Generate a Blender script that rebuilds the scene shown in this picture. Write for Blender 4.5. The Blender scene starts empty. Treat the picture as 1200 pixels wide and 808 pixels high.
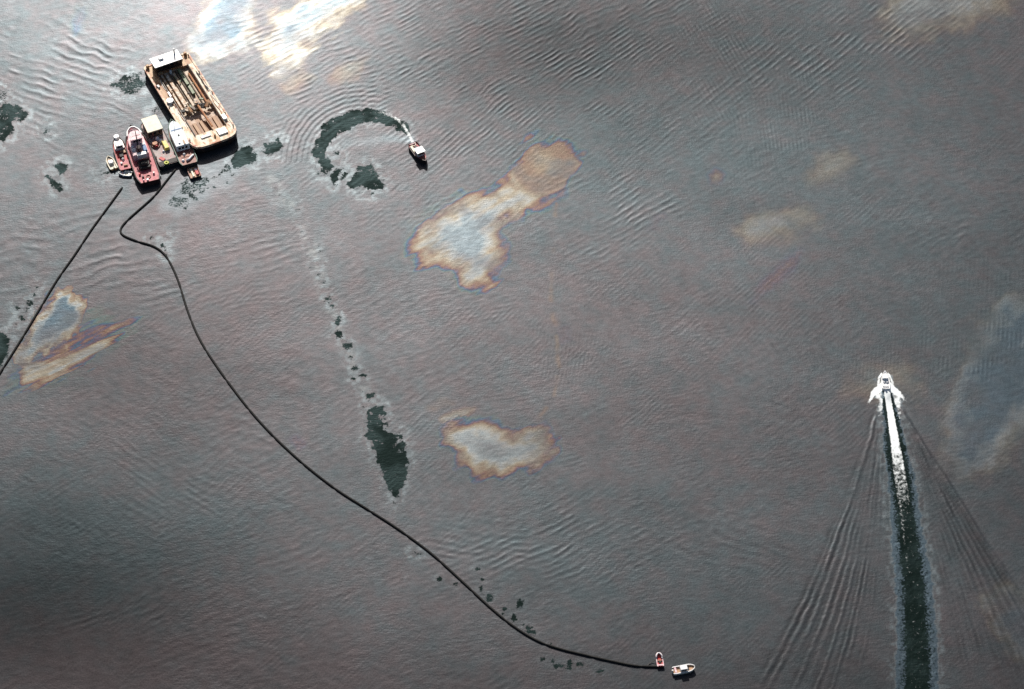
import bpy, math, random
import numpy as np
from mathutils import Vector, Matrix

R = math.radians
sc = bpy.context.scene
col = sc.collection
random.seed(4)
rng = np.random.default_rng(11)

# ------------------------------------------------------------------ camera
PITCH, DIST, FPX = R(50.0), 700.0, 2500.0      # aerial oblique, 75 mm lens
cam_d = bpy.data.cameras.new('aerial_camera')
cam = bpy.data.objects.new('aerial_camera', cam_d)
col.objects.link(cam)
cam_d.lens = 75.0
cam_d.sensor_width = 36.0
cam_d.clip_start = 1.0
cam_d.clip_end = 60000.0
CAM = np.array([0.0, -DIST * math.cos(PITCH), DIST * math.sin(PITCH)])
cam.location = CAM
cam.rotation_euler = (R(90) - PITCH, 0, 0)
sc.camera = cam

# ------------------------------------------------------------------ sky, sun, exposure
SUN_EL, SUN_AZ = R(33.0), R(-9.5)             # beyond the top of the frame, a little left
w = bpy.data.worlds.new('World')
sc.world = w
w.use_nodes = True
wn = w.node_tree.nodes
sky = wn.new('ShaderNodeTexSky')
sky.sky_type = 'NISHITA'
sky.sun_disc = False
sky.sun_elevation = SUN_EL
sky.sun_rotation = SUN_AZ % (2 * math.pi)
sky.dust_density = 3.0
sky.air_density = 1.0
sky.ozone_density = 1.0
wn['Background'].inputs['Strength'].default_value = 0.05
w.node_tree.links.new(sky.outputs['Color'], wn['Background'].inputs['Color'])
sun_d = bpy.data.lights.new('sun', 'SUN')
sun_d.energy = 4.5
sun_d.angle = R(0.53)
sun_d.color = (1.0, 0.95, 0.88)
sun = bpy.data.objects.new('sun', sun_d)
col.objects.link(sun)
to_sun = Vector((math.sin(SUN_AZ) * math.cos(SUN_EL), math.cos(SUN_AZ) * math.cos(SUN_EL), math.sin(SUN_EL)))
sun.rotation_euler = to_sun.to_track_quat('Z', 'Y').to_euler()
sun.location = to_sun * 400
sc.view_settings.view_transform = 'Standard'
sc.view_settings.look = 'None'
sc.view_settings.gamma = 1.0
sc.view_settings.exposure = 0.45
sc.view_settings.use_curve_mapping = False
sc.cycles.use_denoising = False
sc.cycles.max_bounces = 6

# ------------------------------------------------------------------ chart <-> water plane
SP, CP = math.sin(PITCH), math.cos(PITCH)
def P(px, py, z=0.0):
    """where the line of sight of a chart point meets the level z"""
    dx, dy = (px - 600) / FPX, (404 - py) / FPX
    d = np.array([dx, CP + dy * SP, -SP + dy * CP])
    t = (z - CAM[2]) / d[2]
    return CAM + d * t
def chart(x, y):
    rx, ry, rz = x - CAM[0], y - CAM[1], -CAM[2]
    depth = ry * CP - rz * SP
    return 600 + FPX * rx / depth, 404 - FPX * (ry * SP + rz * CP) / depth

# ------------------------------------------------------------------ numpy noise
def lattice(seed, n=256):
    return np.random.default_rng(seed).random((n, n)).astype(np.float32)
def vnoise(u, v, seed):
    L = lattice(seed)
    i, j = np.floor(u).astype(np.int64), np.floor(v).astype(np.int64)
    a, b = (u - i).astype(np.float32), (v - j).astype(np.float32)
    a = a * a * a * (a * (a * 6 - 15) + 10)
    b = b * b * b * (b * (b * 6 - 15) + 10)
    i0, i1, j0, j1 = i & 255, (i + 1) & 255, j & 255, (j + 1) & 255
    return (L[j0, i0] * (1 - a) + L[j0, i1] * a) * (1 - b) + (L[j1, i0] * (1 - a) + L[j1, i1] * a) * b
def fbm(u, v, seed, octs=3, gain=0.5):
    s, amp, tot = 0.0, 1.0, 0.0
    c, d = 0.8, 0.6
    for k in range(octs):
        s = s + amp * (vnoise(u, v, seed + 17 * k) - 0.5)
        tot += amp
        u, v = (u * c - v * d) * 2.03 + 11.3, (u * d + v * c) * 2.03 + 5.7
        amp *= gain
    return s / tot * 2.0          # about -1..1
def sstep(a, b, x):
    t = np.clip((x - a) / (b - a), 0, 1)
    return t * t * (3 - 2 * t)
def poly_sd(u, v, pts):
    """signed distance to a closed outline, positive inside"""
    pts = np.array(pts, float)
    d2 = np.full(u.shape, 1e12)
    ins = np.zeros(u.shape, bool)
    for (x0, y0), (x1, y1) in zip(pts, np.roll(pts, -1, 0)):
        ex, ey = x1 - x0, y1 - y0
        t = np.clip(((u - x0) * ex + (v - y0) * ey) / (ex * ex + ey * ey), 0, 1)
        d2 = np.minimum(d2, (u - x0 - t * ex) ** 2 + (v - y0 - t * ey) ** 2)
        c = (y0 > v) != (y1 > v)
        if ey != 0:
            ins ^= c & (u < ex * (v - y0) / ey + x0)
    d = np.sqrt(d2)
    return np.where(ins, d, -d)
def line_sd(u, v, pts):
    """signed side distance and 0..1 run along an open polyline"""
    pts = np.array(pts, float)
    seg = np.hypot(*(pts[1:] - pts[:-1]).T)
    cum = np.concatenate([[0], np.cumsum(seg)])
    best = np.full(u.shape, 1e9); side = np.zeros(u.shape); run = np.zeros(u.shape)
    for k in range(len(seg)):
        x0, y0 = pts[k]; ex, ey = pts[k + 1] - pts[k]
        t = np.clip(((u - x0) * ex + (v - y0) * ey) / (seg[k] ** 2), 0, 1)
        qx, qy = u - x0 - t * ex, v - y0 - t * ey
        d = np.hypot(qx, qy)
        m = d < best
        best[m] = d[m]
        side[m] = np.sign(ex * qy - ey * qx)[m]
        run[m] = ((cum[k] + t * seg[k]) / cum[-1])[m]
    return best, side, run
def spline(pts, n=14):
    """smooth open curve through the points"""
    p = np.array(pts, float)
    p = np.vstack([2 * p[0] - p[1], p, 2 * p[-1] - p[-2]])
    out = []
    for k in range(1, len(p) - 2):
        for i in range(n):
            t = i / n
            out.append(0.5 * (2 * p[k] + (p[k + 1] - p[k - 1]) * t + (2 * p[k - 1] - 5 * p[k] + 4 * p[k + 1] - p[k + 2]) * t * t
                              + (3 * p[k] - p[k - 1] - 3 * p[k + 1] + p[k + 2]) * t ** 3))
    out.append(p[-2])
    return np.array(out)

# ------------------------------------------------------------------ node helpers
def mat_new(name):
    m = bpy.data.materials.new(name)
    m.use_nodes = True
    m.node_tree.nodes.clear()
    return m, m.node_tree.nodes, m.node_tree.links
def paint(name, c1, c2=None, scale=1.2, lo=0.42, hi=0.62, rough=0.6, c3=None, streak=(1, 1, 1), bump=0.15, metal=0.0):
    """painted or rusted surface: two colours broken up by noise, a third in small stains"""
    m, n, l = mat_new(name)
    out = n.new('ShaderNodeOutputMaterial'); b = n.new('ShaderNodeBsdfPrincipled')
    tc = n.new('ShaderNodeTexCoord'); mp = n.new('ShaderNodeMapping'); mp.inputs['Scale'].default_value = streak
    nz = n.new('ShaderNodeTexNoise'); nz.inputs['Scale'].default_value = scale; nz.inputs['Detail'].default_value = 6
    rp = n.new('ShaderNodeMapRange'); rp.inputs[1].default_value = lo; rp.inputs[2].default_value = hi
    mx = n.new('ShaderNodeMix'); mx.data_type = 'RGBA'
    c2 = c2 or tuple(x * 0.6 for x in c1)
    mx.inputs[6].default_value = (*c1, 1); mx.inputs[7].default_value = (*c2, 1)
    l.new(tc.outputs['Object'], mp.inputs[0]); l.new(mp.outputs[0], nz.inputs['Vector'])
    l.new(nz.outputs['Fac'], rp.inputs[0]); l.new(rp.outputs[0], mx.inputs[0])
    last = mx.outputs[2]
    if c3:
        n3 = n.new('ShaderNodeTexNoise'); n3.inputs['Scale'].default_value = scale * 2.7; n3.inputs['Detail'].default_value = 4
        r3 = n.new('ShaderNodeMapRange'); r3.inputs[1].default_value = 0.56; r3.inputs[2].default_value = 0.66
        m3 = n.new('ShaderNodeMix'); m3.data_type = 'RGBA'; m3.inputs[7].default_value = (*c3, 1)
        l.new(mp.outputs[0], n3.inputs['Vector']); l.new(n3.outputs['Fac'], r3.inputs[0])
        l.new(r3.outputs[0], m3.inputs[0]); l.new(last, m3.inputs[6]); last = m3.outputs[2]
    bp = n.new('ShaderNodeBump'); bp.inputs['Strength'].default_value = bump; bp.inputs['Distance'].default_value = 0.05
    l.new(nz.outputs['Fac'], bp.inputs['Height']); l.new(bp.outputs[0], b.inputs['Normal'])
    l.new(last, b.inputs['Base Color'])
    b.inputs['Roughness'].default_value = rough; b.inputs['Metallic'].default_value = metal
    l.new(b.outputs[0], out.inputs['Surface'])
    return m

# ------------------------------------------------------------------ water material
def water_material():
    m, n, l = mat_new('oiled_water')
    def math_(op, a, b=None, c=None, clamp=False):
        x = n.new('ShaderNodeMath'); x.operation = op; x.use_clamp = clamp
        for k, q in enumerate((a, b, c)):
            if q is None: continue
            if isinstance(q, (int, float)): x.inputs[k].default_value = q
            else: l.new(q, x.inputs[k])
        return x.outputs[0]
    def attr(name):
        a = n.new('ShaderNodeAttribute'); a.attribute_name = name
        return a.outputs['Fac']
    def noise(scale, detail, stretch=(1, 1, 1), rot=0.0, dist=0.0):
        mp = n.new('ShaderNodeMapping'); mp.inputs['Scale'].default_value = stretch; mp.inputs['Rotation'].default_value = (0, 0, rot)
        z = n.new('ShaderNodeTexNoise'); z.inputs['Scale'].default_value = scale; z.inputs['Detail'].default_value = detail
        z.inputs['Distortion'].default_value = dist
        l.new(tc.outputs['Object'], mp.inputs[0]); l.new(mp.outputs[0], z.inputs['Vector'])
        return z.outputs['Fac']
    def maprange(x, a, b, c=0.0, d=1.0):
        r = n.new('ShaderNodeMapRange'); r.interpolation_type = 'SMOOTHSTEP'
        for k, q in enumerate((x, a, b, c, d)):
            if isinstance(q, (int, float)): r.inputs[k].default_value = q
            else: l.new(q, r.inputs[k])
        return r.outputs[0]
    def mixc(f, a, b):
        x = n.new('ShaderNodeMix'); x.data_type = 'RGBA'
        for k, q in ((0, f), (6, a), (7, b)):
            if isinstance(q, (int, float)): x.inputs[k].default_value = q
            elif isinstance(q, tuple): x.inputs[k].default_value = (*q, 1)
            else: l.new(q, x.inputs[k])
        return x.outputs[2]
    tc = n.new('ShaderNodeTexCoord')
    out = n.new('ShaderNodeOutputMaterial')
    film, vivid, clear, foam, tone = (attr(k) for k in ('film', 'vivid', 'clear', 'foam', 'tone'))
    fine = noise(1.5, 3)
    mid = noise(0.35, 4)
    grain = noise(3.2, 2, stretch=(1, 0.7, 1))
    # film thickness -> interference colour of the reflection
    ph = math_('ADD', film, math_('MULTIPLY', math_('SUBTRACT', mid, 0.5), 0.10))
    ph = math_('ADD', ph, math_('MULTIPLY', math_('SUBTRACT', fine, 0.5), 0.10))
    rp = n.new('ShaderNodeValToRGB')
    el = rp.color_ramp.elements
    stops = FILM_STOPS
    while len(el) < len(stops): el.new(0.5)
    for e, (p, c) in zip(el, stops):
        e.position = p; e.color = (*c, 1)
    l.new(ph, rp.inputs[0])
    tonec = mixc(maprange(math_('ADD', tone, math_('MULTIPLY', math_('SUBTRACT', noise(0.16, 4), 0.5), 2.6)), -1.3, 1.3), (0.137, 0.175, 0.194), (0.189, 0.168, 0.180))
    mott = math_('ADD', math_('MULTIPLY', math_('SUBTRACT', noise(2.3, 2), 0.5), 0.85), math_('MULTIPLY', math_('SUBTRACT', noise(0.55, 3, stretch=(0.6, 1.2, 1), rot=-0.5), 0.5), 0.55))
    fcol = mixc(vivid, tonec, rp.outputs[0])
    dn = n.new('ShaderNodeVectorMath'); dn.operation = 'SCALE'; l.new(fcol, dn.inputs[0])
    l.new(math_('MULTIPLY', attr('dens_light'), math_('ADD', 1.0, mott)), dn.inputs['Scale']); fcol = dn.outputs[0]  # uneven film, plus painted glare and dimming, scales the oil colour
    # openings in the film, with broken edges
    cj = math_('ADD', clear, math_('MULTIPLY', math_('SUBTRACT', fine, 0.5), 1.3))
    cj = math_('ADD', cj, math_('MULTIPLY', math_('SUBTRACT', mid, 0.5), 0.5))
    cm = maprange(cj, 0.36, 0.70)
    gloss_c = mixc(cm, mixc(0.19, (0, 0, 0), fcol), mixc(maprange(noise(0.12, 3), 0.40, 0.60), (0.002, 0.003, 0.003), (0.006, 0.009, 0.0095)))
    # a skin of oil also scatters a little light; open water is deep green-black
    dk = mixc(0.16, (0, 0, 0), fcol)
    diff_c = mixc(cm, dk, mixc(fine, (0.003, 0.006, 0.005), (0.007, 0.013, 0.012)))
    # foam
    fj = math_('ADD', foam, math_('ADD', math_('MULTIPLY', math_('SUBTRACT', grain, 0.5), 0.35), math_('MULTIPLY', math_('SUBTRACT', noise(1.1, 4), 0.5), 0.9)))
    fm = maprange(fj, 0.32, 0.85)
    diff_c = mixc(fm, diff_c, (0.80, 0.84, 0.84))
    gloss_c = mixc(fm, gloss_c, (0.02, 0.02, 0.02))
    # fine ripples
    hsum = math_('ADD', math_('MULTIPLY', noise(1.0, 2, stretch=(0.5, 1.35, 1), rot=-0.6, dist=0.4), 0.9),
                 math_('ADD', math_('MULTIPLY', noise(1.7, 1, stretch=(1, 0.85, 1)), 0.55), math_('MULTIPLY', grain, 0.30)))
    bp = n.new('ShaderNodeBump'); bp.inputs['Strength'].default_value = 1.0
    l.new(math_('ADD', maprange(noise(0.03, 3), 0.38, 0.62, 0.014, 0.044), math_('MULTIPLY', cm, 0.03)), bp.inputs['Distance'])
    l.new(hsum, bp.inputs['Height'])
    d = n.new('ShaderNodeBsdfDiffuse'); l.new(diff_c, d.inputs['Color']); l.new(bp.outputs[0], d.inputs['Normal'])
    g = n.new('ShaderNodeBsdfGlossy'); l.new(gloss_c, g.inputs['Color']); l.new(bp.outputs[0], g.inputs['Normal'])
    g.inputs['Roughness'].default_value = 0.45
    s = n.new('ShaderNodeAddShader'); l.new(d.outputs[0], s.inputs[0]); l.new(g.outputs[0], s.inputs[1])
    l.new(s.outputs[0], out.inputs['Surface'])
    return m
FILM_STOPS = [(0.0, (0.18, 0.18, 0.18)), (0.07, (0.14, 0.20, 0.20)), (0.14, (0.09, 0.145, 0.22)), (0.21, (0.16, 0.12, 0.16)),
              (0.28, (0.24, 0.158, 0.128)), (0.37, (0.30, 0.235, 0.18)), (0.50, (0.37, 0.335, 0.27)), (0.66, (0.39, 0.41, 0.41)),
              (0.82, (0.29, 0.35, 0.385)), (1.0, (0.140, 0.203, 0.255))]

# ------------------------------------------------------------------ the water sheet: grid
def graded(lo, hi, step, far):
    core = np.arange(lo, hi + step * 0.5, step)
    ext, s, x = [], step, hi
    while x < far:
        s *= 1.35; x += s; ext.append(x)
    ext = np.array(ext)
    return np.concatenate([(lo - (ext - hi))[::-1], core, ext])
gx = graded(-222.0, 222.0, 0.36, 16000.0)
gy = graded(-150.0, 205.0, 0.44, 16000.0)
NX, NY = len(gx), len(gy)
X, Y = np.meshgrid(gx, gy)
inner = (np.abs(X) < 260) & (Y > -175) & (Y < 235)
U = np.full(X.shape, -9999.0); V = np.full(X.shape, -9999.0)
U[inner], V[inner] = chart(X[inner], Y[inner])
Z = np.zeros(X.shape)
FILM = np.zeros(X.shape); VIV = np.zeros(X.shape); CLEAR = np.zeros(X.shape); FOAM = np.zeros(X.shape); TONE = np.zeros(X.shape)
PATCH = np.zeros(X.shape, np.int32)
patches = []           # (name, label, category, group, kind)

uf, vf = U[inner], V[inner]
w1 = fbm(uf / 70, vf / 70, 1, 3); w2 = fbm(uf / 70, vf / 70, 5, 3)
e1 = fbm(uf / 16, vf / 16, 21, 3); e2 = fbm(uf / 16, vf / 16, 33, 3)
e3 = fbm(uf / 5, vf / 5, 44, 2)
lowf = fbm(uf / 230, vf / 160, 61, 3)
z = np.zeros(uf.shape)
film = np.zeros(uf.shape); viv = np.zeros(uf.shape); clear = np.zeros(uf.shape); foam = np.zeros(uf.shape); pid = np.zeros(uf.shape, np.int32)
thin = np.zeros(uf.shape)

def near(x0, y0, x1, y1):
    return np.nonzero((uf > x0) & (uf < x1) & (vf > y0) & (vf < y1))[0]

# ---- waves: trains of ripples (wave vector angle in degrees, 90 = travelling down the chart)
WAVE = 0.68
def train(ang, lam, slope, cx=None, cy=None, rx=1, ry=1, rot=0, seed=0, warp=1.0, patchy=0.6, psc=45):
    global z
    if cx is None:
        env = np.ones(uf.shape)
    else:
        c, s = math.cos(R(rot)), math.sin(R(rot))
        a, b = (uf - cx) * c + (vf - cy) * s, -(uf - cx) * s + (vf - cy) * c
        q = (a / rx) ** 2 + (b / ry) ** 2 + 0.5 * w1
        env = np.exp(-q * 1.1)
    idx = np.nonzero(env > 0.03)[0]
    u, v = uf[idx], vf[idx]
    k = 2 * math.pi / lam
    ph = k * (u * math.cos(R(ang)) + v * math.sin(R(ang))) + warp * (5.0 * w1[idx] + 2.2 * w2[idx]) + 1.2 * e1[idx] * warp
    md = np.clip(0.5 + patchy * 1.9 * fbm(u / psc + seed * 3.1, v / (psc * 0.6) - seed, 100 + seed, 3), 0.05, 1.6)
    md = md * np.clip(0.62 + 1.25 * fbm(u / 17 - seed, v / 10 + seed * 2.3, 300 + seed, 2), 0.0, 1.5)
    lam_m = lam * 0.36
    z[idx] += WAVE * slope * lam_m / (2 * math.pi) * (np.exp(0.9 * np.sin(ph)) - 1.2) * env[idx] * md
# everywhere
train(62, 9, 0.016, seed=1, warp=1.2, patchy=0.9, psc=90)
train(80, 5.5, 0.024, seed=2, warp=1.0, patchy=0.9, psc=60)
train(48, 5, 0.024, seed=3, warp=1.0, patchy=1.0, psc=70)
train(100, 16, 0.010, seed=4, warp=1.5, patchy=0.9, psc=120)
# upper half, crests rising to the right
train(58, 5.4, 0.150, 620, 70, 330, 100, -12, seed=5, warp=0.8)
train(60, 4.9, 0.160, 420, 70, 150, 70, -20, seed=6, warp=0.7)
train(66, 6.2, 0.120, 560, 40, 300, 70, -8, seed=7, warp=1.0)
train(52, 6.5, 0.190, 980, 60, 200, 50, -22, seed=8, warp=0.5, patchy=0.4)
train(150, 5.0, 0.110, 840, 60, 75, 90, 0, seed=9, warp=0.5, patchy=0.4)
train(172, 4.6, 0.090, 915, 160, 50, 85, 12, seed=10, warp=0.4, patchy=0.4)
train(72, 6.0, 0.130, 330, 90, 170, 90, -20, seed=11)
train(110, 9.0, 0.100, 90, 90, 150, 90, 10, seed=12, warp=1.3)
train(75, 12.0, 0.100, 60, 300, 140, 60, 0, seed=13, warp=1.4)
train(50, 5.5, 0.120, 560, 150, 130, 60, -25, seed=14, warp=0.6)
train(62, 7.0, 0.120, 720, 240, 110, 50, -20, seed=15, warp=0.7)
# middle
train(120, 9.0, 0.068, 770, 360, 150, 110, 0, seed=16, warp=1.3)
train(10, 4.6, 0.047, 660, 400, 60, 90, 0, seed=17, warp=0.5)
train(125, 8.0, 0.068, 880, 440, 150, 110, 0, seed=18, warp=1.2)
train(3, 5.2, 0.081, 1150, 400, 70, 110, 0, seed=19, warp=0.25, patchy=0.4)
train(3, 4.5, 0.068, 1035, 430, 60, 40, 0, seed=20, warp=0.25, patchy=0.4)
train(80, 9.0, 0.054, 1130, 250, 110, 90, 0, seed=21, warp=1.3)
# lower
train(64, 8.0, 0.130, 660, 640, 130, 55, -12, seed=22, warp=0.75, patchy=0.35)
train(95, 8.0, 0.081, 560, 655, 90, 50, 12, seed=23, warp=0.9)
train(112, 5.0, 0.081, 500, 690, 100, 55, 25, seed=24, warp=0.5)
train(115, 10, 0.061, 880, 650, 150, 90, 0, seed=25, warp=1.2)
train(118, 9, 0.061, 130, 560, 220, 80, -10, seed=26, warp=1.2)
train(70, 9, 0.054, 250, 720, 260, 90, -10, seed=27, warp=1.3)
train(60, 6, 0.068, 40, 600, 90, 60, -10, seed=28, warp=0.8)
train(70, 8, 0.061, 260, 320, 140, 80, -10, seed=29, warp=1.1)
# rings thrown out by the turning workboat
i = near(300, 70, 560, 260)
rr = np.hypot(uf[i] - 428, (vf[i] - 190) * 1.12)
an = np.degrees(np.arctan2(-(vf[i] - 190), uf[i] - 428))
env = np.exp(-((rr - 84) / 22) ** 2) * sstep(55, 90, an) * (1 - sstep(185, 220, np.where(an < -90, an + 360, an)))
z[i] += 0.11 * 6.2 * 0.33 / 6.28 * np.sin(2 * math.pi * rr / 6.2 + e1[i]) * env
env2 = np.exp(-((rr - 30) / 16) ** 2) * (an > 20)
z[i] += 0.03 * 4.2 * 0.33 / 6.28 * np.sin(2 * math.pi * rr / 4.2) * env2

# speedboat wake: trailing ridges on either side
def ridge(pts, width, amp, fade=(0.12, 0.85), trough=1.2):
    pl = spline(pts, 3)
    i = near(pl[:, 0].min() - 30, pl[:, 1].min() - 10, pl[:, 0].max() + 30, pl[:, 1].max() + 10)
    d, s, run = line_sd(uf[i], vf[i], pl)
    q = (d * s + 1.2 * e1[i] + 0.5 * e2[i]) / (width * (0.85 + 0.5 * run))
    f = sstep(0, fade[0], run) * (1 - sstep(fade[1], 1.0, run))
    md = np.clip(0.70 + 0.9 * fbm(uf[i] / 26, vf[i] / 40, 410, 2) + 0.3 * e3[i], 0.1, 1.3)
    z[i] += 0.58 * amp * (1 - trough * q * q) * np.exp(-q * q * 0.9) * f * md
    thin[i] = np.maximum(thin[i], np.exp(-((q - 1.1) / 0.8) ** 2) * f * md * min(1.0, amp / 0.11))
def fan(side, m, y0, y1, amp, wdt, curve=0.0):
    ys = np.linspace(y0, y1, 9)
    ax = np.interp(ys, [448, 470, 500, 540, 580, 630, 680, 740, 800, 860], [1037, 1041, 1046, 1052, 1058, 1064, 1070, 1074, 1075, 1075])
    ridge([(x + side * (9 + m * (y - 470) + curve * (y - 470) ** 2), y) for x, y in zip(ax, ys)], wdt, amp)
for k in range(9):
    m = 0.13 + 0.042 * k + random.uniform(-0.012, 0.012)
    y0 = 512 - 5.0 * k + random.uniform(-14, 14)
    fan(-1, m + 0.01, y0, random.uniform(760, 870), (0.075 + 0.008 * k) * random.uniform(0.7, 1.25), 2.0 + 0.13 * k, 0.00016)
    fan(1, m - 0.01, y0 + random.uniform(-15, 15), random.uniform(760, 870), (0.085 + 0.010 * k) * random.uniform(0.7, 1.25), 2.0 + 0.13 * k, 0.00014)
fan(-1, 0.42, 474, 680, 0.17, 2.6, 0.0003); fan(1, 0.46, 472, 740, 0.18, 2.6, 0.0002); fan(-1, 0.30, 474, 600, 0.12, 2.0); fan(1, 0.34, 474, 620, 0.13, 2.0)

# ---- iridescent slicks
def slick(pts, inner_w, outer, vividness, label, rough=5.0, streak=None, lo=0.0, hi=1.0, group=None, soft=8.0, name='oil_slick', over=False):
    x0, y0 = np.min(pts, 0) - 30; x1, y1 = np.max(pts, 0) + 30
    i = near(x0, y0, x1, y1)
    sd = poly_sd(uf[i], vf[i], pts) + rough * (1.35 * e1[i] + 0.5 * e2[i] + 0.18 * e3[i])
    soft = soft * 1.5
    if streak:
        c, s = math.cos(R(streak[0])), math.sin(R(streak[0]))
        a, b = uf[i] * c + vf[i] * s, -uf[i] * s + vf[i] * c
        sd = sd + streak[1] * fbm(a / streak[2], b / streak[3], 71 + int(x0 + 5000) % 19, 3)
    sdn = sd + inner_w * (0.30 * w2[i] + 0.32 * fbm(uf[i] / 24, vf[i] / 13, 58, 3))
    ph = lo + (hi - lo) * np.clip((sdn + outer) / (inner_w + outer), 0, 1)
    v = sstep(-outer - soft * 0.3, -outer + soft * 0.8, sd) * vividness * np.clip(0.80 + 0.85 * fbm(uf[i] / 30, vf[i] / 22, 57, 3), 0.15, 1.0)
    m = (v >= viv[i] - 0.02) & (v > 0.02) if over else v > viv[i]
    film[i[m]] = ph[m]
    viv[i] = np.maximum(viv[i], v)
    if label:
        patches.append((name, label, 'oil slick', group, None))
        k = np.nonzero(sd > -outer * 0.6)[0]
        pid[i[k]] = len(patches)
    return i, sd
IR = 'iridescent oil slicks on the water'
# vivid slick beside the left boom
slick([(8, 440), (30, 415), (60, 385), (95, 362), (120, 358), (160, 372), (158, 392), (140, 408), (112, 428), (75, 450), (35, 460), (10, 458)], 46, 2, 1.0,
      'vivid rainbow oil slick with grey-blue heart beside the boom at the left edge', rough=5, streak=(-22, 20, 55, 6), lo=0.04, hi=0.31, group=IR, soft=9)
i, sd = slick([(28, 424), (60, 425), (95, 402), (128, 388), (140, 392), (118, 416), (80, 440), (42, 454), (25, 452)], 11, 2, 1.0, None, rough=3.0, streak=(-24, 14, 60, 5), lo=0.18, hi=0.60, soft=1, over=True)
i, sd = slick([(20, 418), (32, 394), (52, 362), (70, 342), (84, 340), (94, 352), (97, 374), (82, 396), (56, 408), (34, 420)], 11, 5, 1.0, None, rough=5.0, streak=(-60, 7, 40, 8), lo=0.18, hi=1.02, soft=1, over=True)
pid[i[sd > -3]] = len(patches)
i = near(0, 325, 175, 470)
a_, b_ = uf[i] * math.cos(R(-27)) + vf[i] * math.sin(R(-27)), -uf[i] * math.sin(R(-27)) + vf[i] * math.cos(R(-27))
film[i] += np.where(viv[i] > 0.3, 0.30 * fbm(a_ / 45, b_ / 5.5, 77, 3) - 0.02, 0.0)
film[i] = np.clip(film[i], 0.03, 1.05)
# heart-shaped slick and its head
slick([(484, 290), (492, 270), (512, 252), (545, 236), (575, 230), (600, 218), (612, 196), (628, 172), (655, 166), (668, 182), (662, 212), (640, 232), (612, 248), (592, 252),
       (590, 280), (588, 304), (572, 326), (552, 334), (540, 322), (518, 308), (496, 304)], 20, 14, 0.86,
      'heart-shaped oil slick, pale blue inside, with rust-brown neck reaching up right', rough=4.5, streak=(-32, 11, 60, 8), lo=0.0, hi=0.86, group=IR, soft=4)
i = near(590, 150, 690, 260)     # the head is thinner oil: brown inside a blue-green ring
q = np.hypot((uf[i] - 638) / 34, (vf[i] - 190) / 34)
film[i] = np.where(q < 1.5, np.minimum(film[i], 0.33 + 0.32 * sstep(1.0, 1.5, q) + 0.10 * sstep(0.6, 0.1, q)), film[i])
# pale slick in the middle
slick([(520, 508), (545, 498), (575, 500), (600, 512), (618, 508), (638, 510), (646, 530), (628, 546), (606, 546), (588, 558), (566, 552), (538, 544), (534, 524)], 16, 12, 0.9,
      'cream oil slick with tan rim in the middle of the view', rough=5.5, streak=(-30, 8, 50, 8), lo=0.05, hi=0.76, group=IR, soft=5)
slick([(516, 490), (532, 480), (556, 478), (548, 490), (526, 502)], 12, 4, 0.60, None, rough=3.5, lo=0.25, hi=0.75, soft=5)
slick([(503, 478), (520, 470), (530, 474), (512, 482)], 12, 5, 0.30, None, rough=3.5, lo=0.28, hi=0.40, soft=5)
# right edge
slick([(1118, 470), (1130, 430), (1150, 385), (1175, 362), (1230, 350), (1230, 480), (1195, 510), (1165, 540), (1135, 552), (1112, 540), (1112, 500)], 24, 10, 0.62,
      'large blue oil slick with brown fringe at the right edge', rough=9, streak=(-65, 8, 60, 16), lo=0.44, hi=1.05, group=IR, soft=22)
slick([(985, 465), (990, 440), (1010, 424), (1040, 418), (1070, 425), (1086, 445), (1075, 470), (1040, 478)], 40, 6, 0.40,
      'faint brownish oil halo around the bow of the speedboat', rough=5, lo=0.28, hi=0.60, group=IR, soft=14)
slick([(1150, 700), (1172, 680), (1230, 700), (1230, 790), (1190, 770), (1165, 745)], 26, 6, 0.38,
      'blue and brown oil slick crossed by wake ridges at the lower right edge', rough=8, streak=(60, 9, 40, 10), lo=0.3, hi=0.95, group=IR, soft=12)
slick([(1030, 20), (1060, -20), (1190, -20), (1180, 10), (1120, 30), (1070, 42), (1040, 38)], 24, 10, 0.62,
      'faint cream oil slick with brown fringe along the top edge', rough=8, lo=0.30, hi=0.72, group=IR, soft=14)
slick([(862, 270), (885, 252), (940, 246), (962, 256), (930, 276), (880, 284)], 22, 8, 0.42,
      'faint pale elongated oil slick in the right half', rough=6, lo=0.30, hi=0.75, group=IR, soft=12)
slick([(946, 210), (960, 188), (990, 178), (1002, 188), (980, 208), (958, 220)], 18, 7, 0.38,
      'faint small cream oil slick above the elongated pale one', rough=5, lo=0.3, hi=0.7, group=IR, soft=11)
slick([(832, 206), (838, 198), (847, 204), (843, 214), (834, 215)], 12, 5, 0.5, 'tiny orange-brown oil spot with blue rim in the right half', rough=2.5, lo=0.12, hi=0.42, group=IR, soft=5)
slick([(876, 356), (890, 332), (915, 308), (938, 296), (930, 316), (902, 340), (884, 360)], 14, 4, 0.50, 'purple-red streak of oil in the right half', rough=4, lo=0.17, hi=0.28, group=IR, soft=8)
slick([(758, 270), (768, 254), (778, 252), (768, 268)], 12, 3, 0.40, None, rough=3, lo=0.17, hi=0.27, soft=5)
slick([(655, 385), (665, 380), (668, 398), (656, 402)], 12, 4, 0.35, None, rough=3, lo=0.17, hi=0.27, soft=5)
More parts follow.
